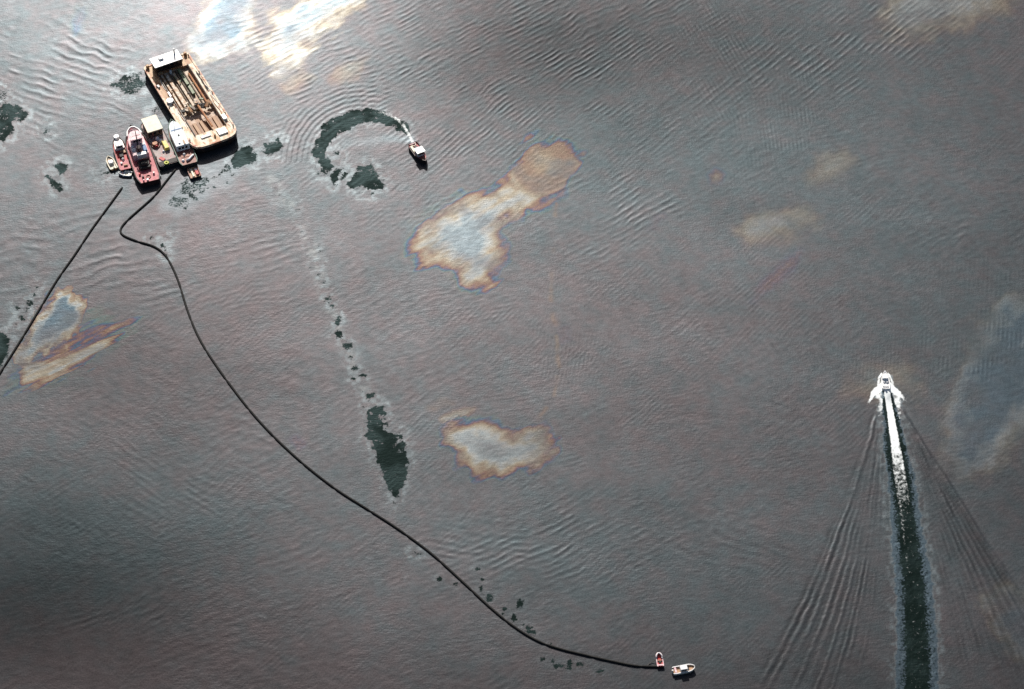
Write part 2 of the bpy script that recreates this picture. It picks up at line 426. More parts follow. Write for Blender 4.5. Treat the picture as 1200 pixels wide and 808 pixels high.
# upper left, toward the sun: the two large slicks have glint painted in
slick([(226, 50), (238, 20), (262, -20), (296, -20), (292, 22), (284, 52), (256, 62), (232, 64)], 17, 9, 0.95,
      'oil slick painted bright white as sun glint, blue-grey centre, above the barge', rough=7, streak=(-28, 12, 40, 6), lo=0.46, hi=1.08, group=IR, soft=14)
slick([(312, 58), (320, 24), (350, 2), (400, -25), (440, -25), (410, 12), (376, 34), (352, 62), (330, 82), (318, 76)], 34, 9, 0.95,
      'oil slick painted white as sun glare, with tan fringe, along the top edge', rough=8, streak=(-30, 18, 50, 6), lo=0.44, hi=0.98, group=IR, soft=14)
slick([(330, 100), (350, 86), (364, 90), (350, 106), (336, 110)], 16, 5, 0.45, None, rough=5, lo=0.3, hi=0.5, soft=8)
slick([(390, 90), (412, 72), (432, 66), (424, 84), (400, 98)], 16, 5, 0.40, None, rough=5, lo=0.3, hi=0.55, soft=8)
slick([(84, 30), (92, 8), (102, 6), (98, 30), (88, 40)], 22, 4, 0.55, 'thin rainbow streak of oil near the top left corner', rough=3, lo=0.05, hi=0.3, group=IR, soft=5)
slick([(338, 516), (346, 512), (356, 520), (350, 526)], 12, 3, 0.45, None, rough=3, lo=0.18, hi=0.3, soft=4)
# fine drawn-out line below the slick's head
pl = spline([(656, 200), (651, 235), (648, 290), (646, 350), (654, 410), (650, 460), (632, 490), (606, 540), (597, 560)], 8)
i = near(590, 195, 680, 565)
d, s, run = line_sd(uf[i] + 3 * e1[i], vf[i], pl)
v = np.exp(-(d / 2.6) ** 2) * (0.42 * np.clip(0.5 + 1.6 * fbm(run * 30, d * 0, 88, 2), 0, 1))
m = v > viv[i]; film[i[m]] = 0.34; viv[i] = np.maximum(viv[i], v)

# ---- openings in the film: dark green water with pale rims
def opening(sd, i, soft=3.4, rim=6.0, rimv=0.62, depth=1.0):
    c = sstep(-soft, soft, sd) * depth * (1 - 0.42 * np.clip(1.7 * fbm(uf[i] / 7, vf[i] / 3.4, 118, 3) - 0.1, 0, 1))
    r = np.exp(-((sd + rim * 0.75) / (rim * 0.75)) ** 2) * rimv * np.clip(0.40 + 1.5 * fbm(uf[i] / 6, vf[i] / 5, 93, 3), 0, 1)
    m = r > viv[i]
    film[i[m]] = 0.80
    viv[i] = np.maximum(viv[i], r)
    clear[i] = np.maximum(clear[i], c)
def hole(pts, label=None, rough=4.0, group='dark openings in the oil film', **kw):
    pts = np.array(pts, float)
    x0, y0 = pts.min(0) - 16; x1, y1 = pts.max(0) + 16
    i = near(x0, y0, x1, y1)
    sd = poly_sd(uf[i], vf[i], pts) + rough * (0.7 * e2[i] + 0.85 * e3[i] + 0.5 * fbm(uf[i] / 9, vf[i] / 2.6, 97, 2))
    opening(sd, i, **kw)
    if label:
        patches.append(('dark_water_patch', label, 'water patch', group, None))
        pid[i[sd > -1.5]] = len(patches)
def spot(cx, cy, rx, ry, rot=0, n=9, **kw):
    c, s = math.cos(R(rot)), math.sin(R(rot))
    pts = []
    for k in range(n):
        a = 2 * math.pi * k / n
        q = random.uniform(0.75, 1.2)
        x, y = rx * q * math.cos(a), ry * q * math.sin(a)
        pts.append((cx + x * c - y * s, cy + x * s + y * c))
    hole(pts, **kw)
hole([(-20, 128), (8, 124), (18, 122), (32, 134), (28, 142), (16, 146), (14, 158), (2, 166), (-20, 168)], 'dark teal patch of open water at the left edge, level with the boats', depth=0.85)
hole([(-20, 100), (8, 104), (12, 114), (4, 124), (-20, 126)], None, depth=0.52)
hole([(130, 100), (146, 88), (164, 86), (172, 100), (160, 108), (146, 110), (138, 104)], 'dark grey patch of open water left of the barge', depth=0.72)
hole([(176, 132), (184, 124), (192, 124), (192, 134), (180, 137)], None, depth=0.55)
hole([(48, 158), (54, 147), (59, 156), (54, 159)], None, depth=0.7, rough=2)
hole([(64, 194), (72, 189), (80, 194), (76, 204), (70, 206)], 'small dark patch of open water left of the small red boat', rough=2.5)
hole([(52, 207), (60, 205), (68, 214), (76, 223), (70, 225), (60, 218)], None, rough=2.5, depth=0.8)
hole([(114, 204), (122, 200), (134, 199), (130, 204), (118, 208)], None, rough=3, depth=0.9)
hole([(270, 186), (280, 174), (292, 171), (302, 180), (300, 190), (284, 196), (272, 194)], 'dark patch of open water below the barge bow', rough=4)
hole([(306, 178), (314, 166), (328, 162), (332, 172), (324, 182), (312, 184)], 'dark ragged patch of open water right of the barge bow', rough=5, depth=0.95)
# thin, broken film in the lee of the barge
i = near(180, 185, 300, 260)
sd = poly_sd(uf[i], vf[i], [(188, 246), (206, 212), (238, 196), (268, 184), (290, 192), (268, 216), (240, 232), (210, 252)]) + 5 * e1[i]
opening(sd - 3 + 15 * fbm(uf[i] / 7, vf[i] / 5, 140, 2) - 7, i, soft=4, rim=4, depth=0.62, rimv=0.3)
v = sstep(-8, 6, sd) * 0.35
m = v > viv[i]; film[i[m]] = 0.85; viv[i] = np.maximum(viv[i], v)
# along the left boom
hole([(-20, 392), (4, 388), (12, 398), (10, 416), (0, 432), (-20, 440)], 'black-green patch of open water behind the left boom', rough=2.5)
for (x, y, a, b) in ((36, 355, 3.5, 4), (26, 374, 4, 3), (44, 338, 2.5, 2), (32, 364, 2, 2), (18, 380, 2, 2), (20, 362, 3, 2), (40, 346, 2, 2)):
    spot(x, y, a, b, rough=2.5, depth=0.85)
for (x, y, a, b) in ((178, 279, 3, 2.5), (197, 276, 2, 2), (190, 288, 2, 3), (193, 293, 2, 3), (195, 300, 1.5, 2)):
    spot(x, y, a, b, rough=1.6, depth=0.9)
# crescent behind the turning workboat
patches.append(('boat_wake', 'dark crescent wake curling behind the turning workboat', 'wake', None, 'stuff'))
CRES = len(patches)
i = near(350, 110, 500, 245)
arc = spline([(478, 156), (470, 148), (456, 142), (438, 137), (418, 138), (400, 145), (386, 156), (378, 170), (376, 184), (382, 194)], 8)
d, s, run = line_sd(uf[i], vf[i], arc)
wd = np.interp(run, [0, 0.1, 0.3, 0.6, 0.8, 1.0], [1.0, 5, 8, 10.5, 9.5, 7])
sd = wd - d + 3.2 * e2[i] + 2.6 * e3[i] - 9.0 * sstep(0.45, 0.9, run) * np.clip(fbm(uf[i] / 4.5, vf[i] / 9, 160, 2), 0, 1) + 1.5 * sstep(0.3, 0.0, run)
opening(sd, i, soft=2.0, rim=4, rimv=0.35)
pid[i[sd > -1.5]] = CRES
hole([(374, 190), (386, 186), (392, 196), (384, 205), (376, 202)], rough=3)
hole([(386, 206), (394, 196), (402, 198), (396, 212), (390, 218)], rough=2)
hole([(397, 208), (404, 200), (409, 203), (406, 210), (399, 214)], rough=1.6)
hole([(406, 216), (414, 202), (424, 196), (434, 192), (440, 202), (448, 212), (448, 220), (438, 224), (424, 220), (410, 220)], 'leafy dark patch of open water inside the turning workboat\'s crescent', rough=4)
for (x, y, a, b) in ((366, 178, 2, 2), (374, 204, 3, 2), (392, 218, 4, 2), (424, 226, 4, 1.5), (437, 227, 3, 1.5), (394, 180, 5, 3), (370, 196, 2, 2)):
    spot(x, y, a, b, rough=2.2, depth=0.95)
# trail of openings drifting down the middle-left
tr = [(318, 212), (330, 232), (346, 246), (354, 268), (370, 300), (380, 340), (392, 372), (406, 410), (420, 440), (432, 470)]
i = near(290, 195, 470, 500)
d, s, run = line_sd(uf[i] + 3 * e2[i], vf[i], spline(tr, 6))
v = np.exp(-(d / 7.5) ** 2) * 0.36 * np.clip(0.35 + 1.5 * fbm(uf[i] / 7, vf[i] / 7, 150, 2), 0, 1)
m = v > viv[i]; film[i[m]] = 0.72; viv[i] = np.maximum(viv[i], v)
for (x, y, a, b, dp) in ((376, 306, 2.5, 2, .6), (374, 322, 4, 2, .6), (378, 331, 4, 3, .95), (383, 350, 4, 2.5, .9), (389, 358, 2.5, 2, .9), (396, 376, 3, 6, 1), (396, 391, 5, 3.5, 1),
                        (406, 406, 6, 4, .85), (411, 418, 4, 2, .8), (416, 432, 4, 2, .95), (424, 440, 7, 3, .95), (414, 444, 4, 3, .9), (434, 464, 6, 3, 1), (426, 479, 3, 4, .7)):
    spot(x, y, a, b, 0, rough=2.4, depth=dp, rim=4)
for k in range(46):
    q = random.random() ** 0.7
    x, y = np.interp(q * 9, range(10), [a for a, b in tr]), np.interp(q * 9, range(10), [b for a, b in tr])
    spot(x + random.gauss(0, 5), y + random.gauss(0, 4), random.uniform(0.8, 2.2), random.uniform(0.7, 1.6), rough=1.5, depth=random.uniform(0.45, 0.8), rim=3.5, rimv=0.3)
hole([(432, 482), (440, 476), (450, 477), (452, 487), (442, 488)], rough=2.5)
hole([(429, 496), (432, 484), (440, 490), (456, 494), (452, 502), (460, 508), (466, 520), (472, 518), (478, 528), (478, 544), (474, 562), (468, 582), (464, 592), (460, 580), (452, 566), (444, 548), (436, 524), (430, 510)],
     'leaf-shaped dark green opening in the oil at the end of a drifting trail', rough=4.2, rim=6, rimv=0.5)
spot(468, 511, 4, 2.5, rough=2)
# flecks caught along the main boom
for (x, y, a, b) in ((559, 667, 3.5, 2.5), (565, 679, 2, 1.5), (564, 692, 3, 5), (574, 700, 4.5, 5), (609, 708, 4.5, 6), (592, 714, 4.5, 2), (603, 724, 3.5, 5), (620, 738, 4.5, 5), (625, 742, 3, 4), (613, 733, 1.5, 1.5), (645, 755, 2, 2),
                     (589, 720, 1.5, 1.5), (515, 679, 2.2, 2.2), (534, 684, 2, 1.5), (472, 679, 1.3, 1.3), (636, 773, 3, 2), (648, 775, 2, 3), (655, 781, 6, 2.5), (668, 778, 3.5, 5), (681, 779, 5, 3), (702, 787, 5, 2), (664, 784, 5, 2)):
    spot(x, y, a, b, rough=2.0, rim=3.5, rimv=0.2)
spot(488, 648, 6, 4, rough=3, depth=0.6)

# ---- speedboat wake: dark churned band, white core, spray sheets
patches.append(('boat_wake', 'long dark churned wake with white foam core behind the speedboat', 'wake', None, 'stuff'))
WAKE = len(patches)
axis = spline([(1037, 448), (1041, 470), (1046, 500), (1052, 540), (1058, 580), (1064, 630), (1070, 680), (1074, 740), (1075, 800), (1075, 860)], 8)
i = near(1000, 440, 1150, 870)
d, s, run = line_sd(uf[i], vf[i], axis)
yy = vf[i]
wd = np.interp(yy, [450, 465, 500, 560, 640, 720, 810], [2, 7.5, 10.5, 15, 19, 22, 25])
sd = wd - d + 2.8 * e3[i] + 1.4 * e2[i]
c = sstep(-3, 4.5, sd) * np.interp(yy, [450, 470], [0.3, 1.0])
side = sstep(0.25, 0.80, d / wd + 0.12 * e3[i])
c = c * (1 - 0.60 * side * np.interp(yy, [500, 600], [0.0, 1.0]))
clear[i] = np.maximum(clear[i], c)
r = np.maximum(np.exp(-((sd + 4) / 5) ** 2) * np.clip(0.24 + 0.9 * e3[i], 0, 0.8), sstep(-4, 1, sd) * 0.9)
m = r > viv[i]; film[i[m]] = np.where(sd < -0.5, 0.80, 1.0)[m]; viv[i] = np.maximum(viv[i], r)
pid[i[sd > -1.5]] = WAKE
core = np.interp(yy, [452, 462, 480, 520, 545, 600], [4.5, 3.2, 3.3, 5.4, 7.0, 8.0])
fo = sstep(1.5, -1.2, d - core + 0.8 * e3[i]) * np.interp(yy, [440, 452, 495, 525, 560, 610], [0, 1.3, 1.15, 0.74, 0.50, 0.22]) * (1 + 0.35 * e3[i])
fo2 = np.exp(-((d * s - wd * 0.25) / 3.0) ** 2) * np.interp(yy, [520, 560, 640, 720], [0, 0.52, 0.36, 0.12])
foam[i] = np.maximum(foam[i], np.maximum(fo, fo2))
z[i] += 0.06 * e3[i] * sstep(0, 4, sd) + 0.75 * np.exp(-(d / 4.5) ** 2) * np.exp(-((yy - 461) / 8) ** 2)
# spray sheets curving off the quarters
for sg, pts in ((-1, [(1037, 452), (1030, 456), (1024, 462), (1019, 470), (1016, 477)]), (1, [(1038, 452), (1046, 456), (1053, 462), (1060, 469), (1064, 474)])):
    i = near(1005, 440, 1075, 500)
    d, s, run = line_sd(uf[i], vf[i], spline(pts, 8))
    fo = sstep(1.6, -1.2, d - np.interp(run, [0, 0.5, 1], [4.4, 3.0, 0.6]) + 1.6 * e3[i] + 1.2 * e1[i]) * np.interp(run, [0, 0.5, 1], [1.3, 0.95, 0.3]) * (1.0 + 0.35 * e3[i])
    foam[i] = np.maximum(foam[i], fo)
    pid[i[(fo > 0.3)]] = WAKE
i = near(1015, 455, 1065, 510)
axd, s_, _ = line_sd(uf[i], vf[i], axis)
fo = sstep(20, 9, axd) * sstep(4.5, 7.5, axd - 0.10 * np.maximum(vf[i] - 466, 0)) * np.interp(vf[i], [450, 458, 470, 485, 512], [0, 1.1, 0.72, 0.52, 0.12]) * sstep(0, 3, (vf[i] - 449) * 1.05 - axd) * np.clip(0.85 + 0.7 * e3[i] + 0.4 * e1[i], 0, 1.2)
foam[i] = np.maximum(foam[i], fo)
pid[i[fo > 0.3]] = WAKE
# bow waves of the speedboat
for pts in ([(1033, 438), (1030, 444), (1029, 454)], [(1041, 438), (1045, 446), (1046.5, 454)]):
    i = near(1020, 430, 1056, 462)
    d, s, run = line_sd(uf[i], vf[i], spline(pts, 8))
    fo = sstep(2.6, 0.4, d + 0.9 * e3[i]) * (0.85 + 0.4 * e3[i])
    foam[i] = np.maximum(foam[i], fo); pid[i[fo > 0.3]] = WAKE
# workboat's propeller wash, fading along the outside of the crescent
pl = spline([(483, 166), (479, 158), (474, 149), (468, 142), (458, 136), (446, 132), (434, 131)], 8)
i = near(420, 120, 495, 175)
d, s, run = line_sd(uf[i], vf[i], pl)
fo = sstep(3.4, 0.0, d + 1.4 * e3[i] - 1.2 * run) * np.interp(run, [0, 0.2, 0.6, 1], [0.95, 0.75, 0.58, 0.2]) * (1 + 0.6 * e3[i])
foam[i] = np.maximum(foam[i], fo); pid[i[fo > 0.3]] = CRES
pl = spline([(482, 164), (470, 163), (450, 163), (425, 167), (405, 170)], 8)
i = near(400, 150, 490, 180)
d, s, run = line_sd(uf[i], vf[i], pl)
v = np.exp(-(d / 4.5) ** 2) * np.interp(run, [0, 0.2, 1], [0.75, 0.45, 0.2])
m = v > viv[i]; film[i[m]] = 0.84; viv[i] = np.maximum(viv[i], v)

# glare and dimming painted into film colour, some sparser oil (x, y, radii, loss)
DENS_LIGHT = [(60, 700, 300, 150, 0.66), (620, 50, 200, 105, 0.54), (860, 60, 160, 80, 0.20), (180, 430, 220, 130, 0.34), (600, 815, 700, 80, 0.34), (60, 30, 180, 80, -0.25), (320, 20, 190, 90, -0.20), (230, 20, 120, 60, -0.15), (1030, 230, 260, 220, -0.22)]
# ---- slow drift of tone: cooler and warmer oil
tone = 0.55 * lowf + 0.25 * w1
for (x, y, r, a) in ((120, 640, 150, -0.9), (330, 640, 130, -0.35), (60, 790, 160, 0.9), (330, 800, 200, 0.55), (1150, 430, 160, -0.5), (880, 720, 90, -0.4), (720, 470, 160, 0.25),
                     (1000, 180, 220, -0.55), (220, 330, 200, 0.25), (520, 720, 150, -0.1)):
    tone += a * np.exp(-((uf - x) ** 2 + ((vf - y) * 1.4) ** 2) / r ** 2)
dens_light = 1.0 + 0.14 * fbm(uf / 110, vf / 50, 205, 4) + 0.06 * lowf + 0.06 * e1 + 0.05 * e3
for (x, y, rx, ry, a) in DENS_LIGHT:
    dens_light *= 1 - a * np.exp(-((uf - x) / rx) ** 2 - ((vf - y) / ry) ** 2)
dens_light *= 1 - 0.36 * np.clip(thin, 0, 1)
DNS_LIGHT = np.ones(X.shape); DNS_LIGHT[inner] = np.clip(dens_light, 0.2, 1.5)
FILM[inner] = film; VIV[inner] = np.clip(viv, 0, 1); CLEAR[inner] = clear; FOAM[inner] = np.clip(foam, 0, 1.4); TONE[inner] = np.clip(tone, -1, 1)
fade = np.clip(np.minimum.reduce([(258 - np.abs(X)) / 30, (Y + 174) / 20, (234 - Y) / 20]), 0, 1)
zz = np.zeros(X.shape); zz[inner] = z
Z = zz * fade
PATCH[inner] = pid

# ---- normals of the whole sheet, so that its pieces meet without a seam
gyx, gxx = np.gradient(Z, gy, gx)
NRM = np.dstack([-gxx, -gyx, np.ones(Z.shape)])
NRM /= np.linalg.norm(NRM, axis=2, keepdims=True)
WATER = water_material()
XYZ = np.dstack([X, Y, Z]).reshape(-1, 3).astype(np.float32)
NRM = NRM.reshape(-1, 3)
ATT = {'film': FILM, 'vivid': VIV, 'clear': CLEAR, 'foam': FOAM, 'tone': TONE, 'dens_light': DNS_LIGHT}
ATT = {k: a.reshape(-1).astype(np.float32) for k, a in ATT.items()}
vid = np.arange(NX * NY).reshape(NY, NX)
quads = np.stack([vid[:-1, :-1], vid[:-1, 1:], vid[1:, 1:], vid[1:, :-1]], -1).reshape(-1, 4)
qid = PATCH[:-1, :-1].reshape(-1)
def sheet(name, q):
    used, inv = np.unique(q.reshape(-1), return_inverse=True)
    me = bpy.data.meshes.new(name)
    nq = len(q)
    me.vertices.add(len(used)); me.loops.add(nq * 4); me.polygons.add(nq)
    me.vertices.foreach_set('co', XYZ[used].reshape(-1))
    me.loops.foreach_set('vertex_index', inv.astype(np.int32))
    me.polygons.foreach_set('loop_start', np.arange(0, nq * 4, 4, dtype=np.int32))
    me.polygons.foreach_set('use_smooth', np.ones(nq, bool))
    for k, a in ATT.items():
        at = me.attributes.new(k, 'FLOAT', 'POINT')
        at.data.foreach_set('value', a[used])
    me.update(calc_edges=True)
    me.normals_split_custom_set_from_vertices(NRM[used].tolist())
    me.materials.append(WATER)
    o = bpy.data.objects.new(name, me)
    col.objects.link(o)
    return o
o = sheet('water', quads[qid == 0])
o['kind'] = 'structure'; o['label'] = 'grey rippled harbour water under a film of oil'
for k, (nm, lb, ct, gr, kd) in enumerate(patches, 1):
    q = quads[qid == k]
    if len(q) == 0: continue
    o = sheet(nm, q)
    o['label'] = lb; o['category'] = ct
    if gr: o['group'] = gr
    if kd: o['kind'] = kd

# ------------------------------------------------------------------ mesh helpers for the vessels
class MB:
    def __init__(s): s.v, s.f = [], []
    def add(s, vs, fs):
        b = len(s.v); s.v += [tuple(map(float, q)) for q in vs]; s.f += [tuple(b + i for i in f) for f in fs]; return s
    def box(s, x0, x1, y0, y1, z0, z1, taper=0.0):
        t = taper
        return s.add([(x0, y0, z0), (x1, y0, z0), (x1, y1, z0), (x0, y1, z0), (x0 + t, y0 + t, z1), (x1 - t, y0 + t, z1), (x1 - t, y1 - t, z1), (x0 + t, y1 - t, z1)],
                     [(3, 2, 1, 0), (4, 5, 6, 7), (0, 1, 5, 4), (1, 2, 6, 5), (2, 3, 7, 6), (3, 0, 4, 7)])
    def prism(s, pts, z0, z1, inset=0.0):
        n = len(pts); cx = sum(p[0] for p in pts) / n; cy = sum(p[1] for p in pts) / n
        k = 1 - inset
        return s.add([(x, y, z0) for x, y in pts] + [(cx + (x - cx) * k, cy + (y - cy) * k, z1) for x, y in pts],
                     [tuple(range(n - 1, -1, -1)), tuple(range(n, 2 * n))] + [(i, (i + 1) % n, n + (i + 1) % n, n + i) for i in range(n)])
    def cyl(s, p0, p1, r0, r1=None, n=10):
        r1 = r0 if r1 is None else r1
        a, b = Vector(p0), Vector(p1); d = (b - a).normalized()
        u = d.orthogonal().normalized(); w_ = d.cross(u)
        vs = []
        for q, r in ((a, r0), (b, r1)):
            for k in range(n):
                t = 2 * math.pi * k / n
                vs.append(q + (u * math.cos(t) + w_ * math.sin(t)) * r)
        return s.add(vs, [tuple(range(n - 1, -1, -1)), tuple(range(n, 2 * n))] + [(i, (i + 1) % n, n + (i + 1) % n, n + i) for i in range(n)])
    def dome(s, c, rx, ry, rz, n=12, m=5):
        vs = []
        for j in range(m):
            a = j / m * math.pi / 2
            vs += [(c[0] + rx * math.cos(a) * math.cos(2 * math.pi * k / n), c[1] + ry * math.cos(a) * math.sin(2 * math.pi * k / n), c[2] + rz * math.sin(a)) for k in range(n)]
        vs.append((c[0], c[1], c[2] + rz))
        fs = [(j * n + k, j * n + (k + 1) % n, (j + 1) * n + (k + 1) % n, (j + 1) * n + k) for j in range(m - 1) for k in range(n)]
        fs += [((m - 1) * n + k, (m - 1) * n + (k + 1) % n, m * n) for k in range(n)]
        return s.add(vs, fs)
    def torus(s, c, r, t, n=16, m=6, axis=2, arc=1.0):
        vs = []; N = n if arc == 1.0 else n + 1
        for k in range(N):
            a = 2 * math.pi * arc * k / n
            for j in range(m):
                b = 2 * math.pi * j / m
                q = [(r + t * math.cos(b)) * math.cos(a), (r + t * math.cos(b)) * math.sin(a), t * math.sin(b)]
                if axis == 0: q = [q[2], q[0], q[1]]
                if axis == 1: q = [q[0], q[2], q[1]]
                vs.append((c[0] + q[0], c[1] + q[1], c[2] + q[2]))
        fs = [(k * m + j, ((k + 1) % N) * m + j, ((k + 1) % N) * m + (j + 1) % m, k * m + (j + 1) % m) for k in range(n if arc == 1.0 else n) for j in range(m) if arc == 1.0 or k + 1 < N]
        return s.add(vs, fs)
    def tube(s, pts, r, n=8):
        pts = [Vector(p) for p in pts]
        rs = r if hasattr(r, '__len__') else [r] * len(pts)
        vs = []
        for k, p in enumerate(pts):
            d = (pts[min(k + 1, len(pts) - 1)] - pts[max(k - 1, 0)]).normalized()
            u = d.cross(Vector((0, 0, 1)))
            u = u.normalized() if u.length > 1e-4 else Vector((1, 0, 0))
            w_ = u.cross(d)
            vs += [p + (u * math.cos(2 * math.pi * j / n) + w_ * math.sin(2 * math.pi * j / n)) * rs[k] for j in range(n)]
        N = len(pts)
        fs = [(k * n + j, k * n + (j + 1) % n, (k + 1) * n + (j + 1) % n, (k + 1) * n + j) for k in range(N - 1) for j in range(n)]
        fs += [tuple(range(n - 1, -1, -1)), tuple((N - 1) * n + j for j in range(n))]
        return s.add(vs, fs)
    def build(s, name, mat, parent=None, smooth=False, bevel=0.0):
        me = bpy.data.meshes.new(name); me.from_pydata(s.v, [], s.f); me.update()
        import bmesh
        bm = bmesh.new(); bm.from_mesh(me); bmesh.ops.recalc_face_normals(bm, faces=bm.faces[:])
        if bevel: bmesh.ops.bevel(bm, geom=bm.edges[:], offset=bevel, segments=1, affect='EDGES')
        bm.to_mesh(me); bm.free()
        me.materials.append(mat)
        if smooth:
            for p in me.polygons: p.use_smooth = True
        o = bpy.data.objects.new(name, me); col.objects.link(o)
        if parent: o.parent = parent
        return o
def box(name, mat, parent, *a, bevel=0.0, taper=0.0):
    return MB().box(*a, taper=taper).build(name, mat, parent, bevel=bevel)
def thing(name, label, cat, bow, stern, z=1.5, group=None):
    """an Empty on the water amidships, +x toward the bow; bow and stern are chart points seen at the height z"""
    b, s_ = P(*bow, z), P(*stern, z)
    c = (b + s_) / 2
    o = bpy.data.objects.new(name, None); col.objects.link(o)
    o.location = (c[0], c[1], 0)
    o.rotation_euler = (0, 0, math.atan2(b[1] - s_[1], b[0] - s_[0]))
    o.empty_display_size = 0.5
    o['label'] = label; o['category'] = cat
    if group: o['group'] = group
    return o, float(np.hypot(*(b - s_)[:2]))
def half_breadth(t, bow=0.35, stern=0.12, sternw=0.8, p=2.0, blunt=0.0):
    """0 at the stern .. 1 at the bow"""
    if t < stern: return sternw + (1 - sternw) * math.sin(t / stern * math.pi / 2)
    if t > 1 - bow:
        q = (t - 1 + bow) / bow
        return max(blunt, (1 - q ** p)) if blunt == 0 else blunt + (1 - blunt) * (1 - q ** p)
    return 1.0
def make_hull(parent, L, B, fb, bul, hull_m, deck_m, rail_m=None, sheer=0.6, rail_w=0.18, name='hull', n=28, wl=0.9, **kw):
    """shell with bulwark and, inside it, a deck; returns deck height at a station"""
    xs = [-L / 2 + L * k / n for k in range(n + 1)]
    T = [k / n for k in range(n + 1)]
    hb = [max(0.02, half_breadth(t, **kw)) * B / 2 for t in T]
    zr = [fb + sheer * max(0, (t - 0.35) / 0.65) ** 2 + 0.15 * sheer * max(0, (0.2 - t) / 0.2) for t in T]
    m = MB(); vs = []
    for k in range(n + 1):
        x, h, zt = xs[k], hb[k], zr[k]
        rake = 0.06 * L * max(0, (T[k] - 0.7) / 0.3) ** 2
        hi_ = max(0.01, h - rail_w)
        prof = [(x - rake, h * wl * 0.7, -0.7), (x - rake * 0.6, h * wl, 0.0), (x, h, zt), (x - (0.1 if k == n else 0), hi_, zt), (x - (0.1 if k == n else 0), hi_, zt - bul - 0.05)]
        vs += [(a, b, c) for a, b, c in prof] + [(a, -b, c) for a, b, c in prof]
    fs = []
    for k in range(n):
        for side in (0, 5):
            for j in range(4):
                a = k * 10 + side + j
                fs.append((a, a + 10, a + 11, a + 1))
        fs.append((k * 10, k * 10 + 5, k * 10 + 15, k * 10 + 10))
    fs.append((0, 1, 2, 7, 6, 5)); fs.append((2, 3, 4, 9, 8, 7))
    e = n * 10
    fs.append((e, e + 1, e + 2, e + 7, e + 6, e + 5)); fs.append((e + 2, e + 3, e + 4, e + 9, e + 8, e + 7))
    m.add(vs, fs)
    h_o = m.build(name, hull_m, parent)
    if rail_m:
        r = MB(); vs = []
        for k in range(n + 1):
            x, h, zt = xs[k], hb[k], zr[k]
            hi_ = max(0.01, h - rail_w)
            o_ = h + 0.03
            vs += [(x, o_, zt - 0.12), (x, o_, zt + 0.05), (x, hi_ - 0.03, zt + 0.05), (x, -o_, zt - 0.12), (x, -o_, zt + 0.05), (x, -hi_ + 0.03, zt + 0.05)]
        fs = []
        for k in range(n):
            for s_ in (0, 3):
                for j in range(2):
                    a = k * 6 + s_ + j; fs.append((a, a + 6, a + 7, a + 1))
        fs.append((1, 2, 5, 4)); fs.append((0, 1, 4, 3))
        r.add(vs, fs).build('rail', rail_m, parent)
    d = MB(); vs = []
    for k in range(n + 1):
        q = max(0.01, hb[k] - rail_w + 0.02); zt = zr[k] - bul
        xx = min(xs[k], L / 2 - 0.15)
        vs += [(xx, q, zt), (xx, -q, zt)]
    d.add(vs, [(2 * k, 2 * k + 1, 2 * k + 3, 2 * k + 2) for k in range(n)]).build('deck', deck_m, parent)
    return lambda x: float(np.interp(x, xs, zr)) - bul
def tyres(parent, L, B, z, n, mat, **kw):
    for sg in (-1, 1):
        for k in range(n):
            t = 0.15 + 0.6 * k / max(1, n - 1)
            x = -L / 2 + L * t
            y = sg * (half_breadth(t, **kw) * B / 2 + 0.18)
            MB().torus((x, y, z), 0.36, 0.16, n=10, m=5, axis=1).build('tyre_fender', mat, parent)

# ------------------------------------------------------------------ paints
M = {}
M['black'] = paint('black_paint', (0.012, 0.011, 0.012), (0.03, 0.024, 0.02), 1.5, rough=0.7)
M['rubber'] = paint('black_rubber', (0.008, 0.008, 0.008), (0.016, 0.016, 0.015), 3, rough=0.65)
M['boom'] = paint('wet_black_boom', (0.004, 0.004, 0.004), (0.008, 0.008, 0.007), 0.6, rough=0.9)
M['white'] = paint('white_paint', (0.80, 0.79, 0.76), (0.62, 0.60, 0.55), 0.7, 0.45, 0.7, rough=0.5, c3=(0.45, 0.30, 0.18))
M['clean'] = paint('clean_white_paint', (0.82, 0.82, 0.82), (0.70, 0.71, 0.71), 0.8, 0.4, 0.7, rough=0.4)
M['cream'] = paint('cream_roof_paint', (0.78, 0.74, 0.58), (0.66, 0.60, 0.46), 0.6, 0.45, 0.7)
M['bargehull_shade'] = paint('barge_hull_and_shade_black', (0.015, 0.012, 0.012), (0.06, 0.025, 0.015), 0.8, 0.5, 0.7)  # hull black, reused as painted shade on the deckhouse walls
M['bargedeck'] = paint('barge_deck_chalky', (0.78, 0.71, 0.55), (0.50, 0.29, 0.12), 0.42, 0.47, 0.62, c3=(0.34, 0.13, 0.06), streak=(0.5, 1.6, 1))
M['bargerust'] = paint('barge_deck_rust', (0.40, 0.19, 0.08), (0.58, 0.38, 0.20), 0.45, 0.42, 0.62, c3=(0.16, 0.06, 0.035), streak=(0.5, 1.4, 1))
M['bargerim'] = paint('barge_rim_rust', (0.72, 0.58, 0.42), (0.50, 0.19, 0.09), 0.35, 0.49, 0.61, c3=(0.35, 0.08, 0.05))
M['hold'] = paint('hold_floor_rust', (0.36, 0.19, 0.09), (0.52, 0.38, 0.28), 0.40, 0.40, 0.60, c3=(0.07, 0.035, 0.025))
M['holdgrey'] = paint('hold_floor_grey', (0.56, 0.44, 0.32), (0.40, 0.24, 0.12), 0.5, 0.42, 0.60, c3=(0.08, 0.09, 0.05))
M['steel'] = paint('weathered_steel', (0.20, 0.16, 0.12), (0.10, 0.06, 0.04), 0.9)
M['pale'] = paint('pale_beam', (0.66, 0.58, 0.46), (0.44, 0.24, 0.11), 0.6, c3=(0.14, 0.07, 0.04))
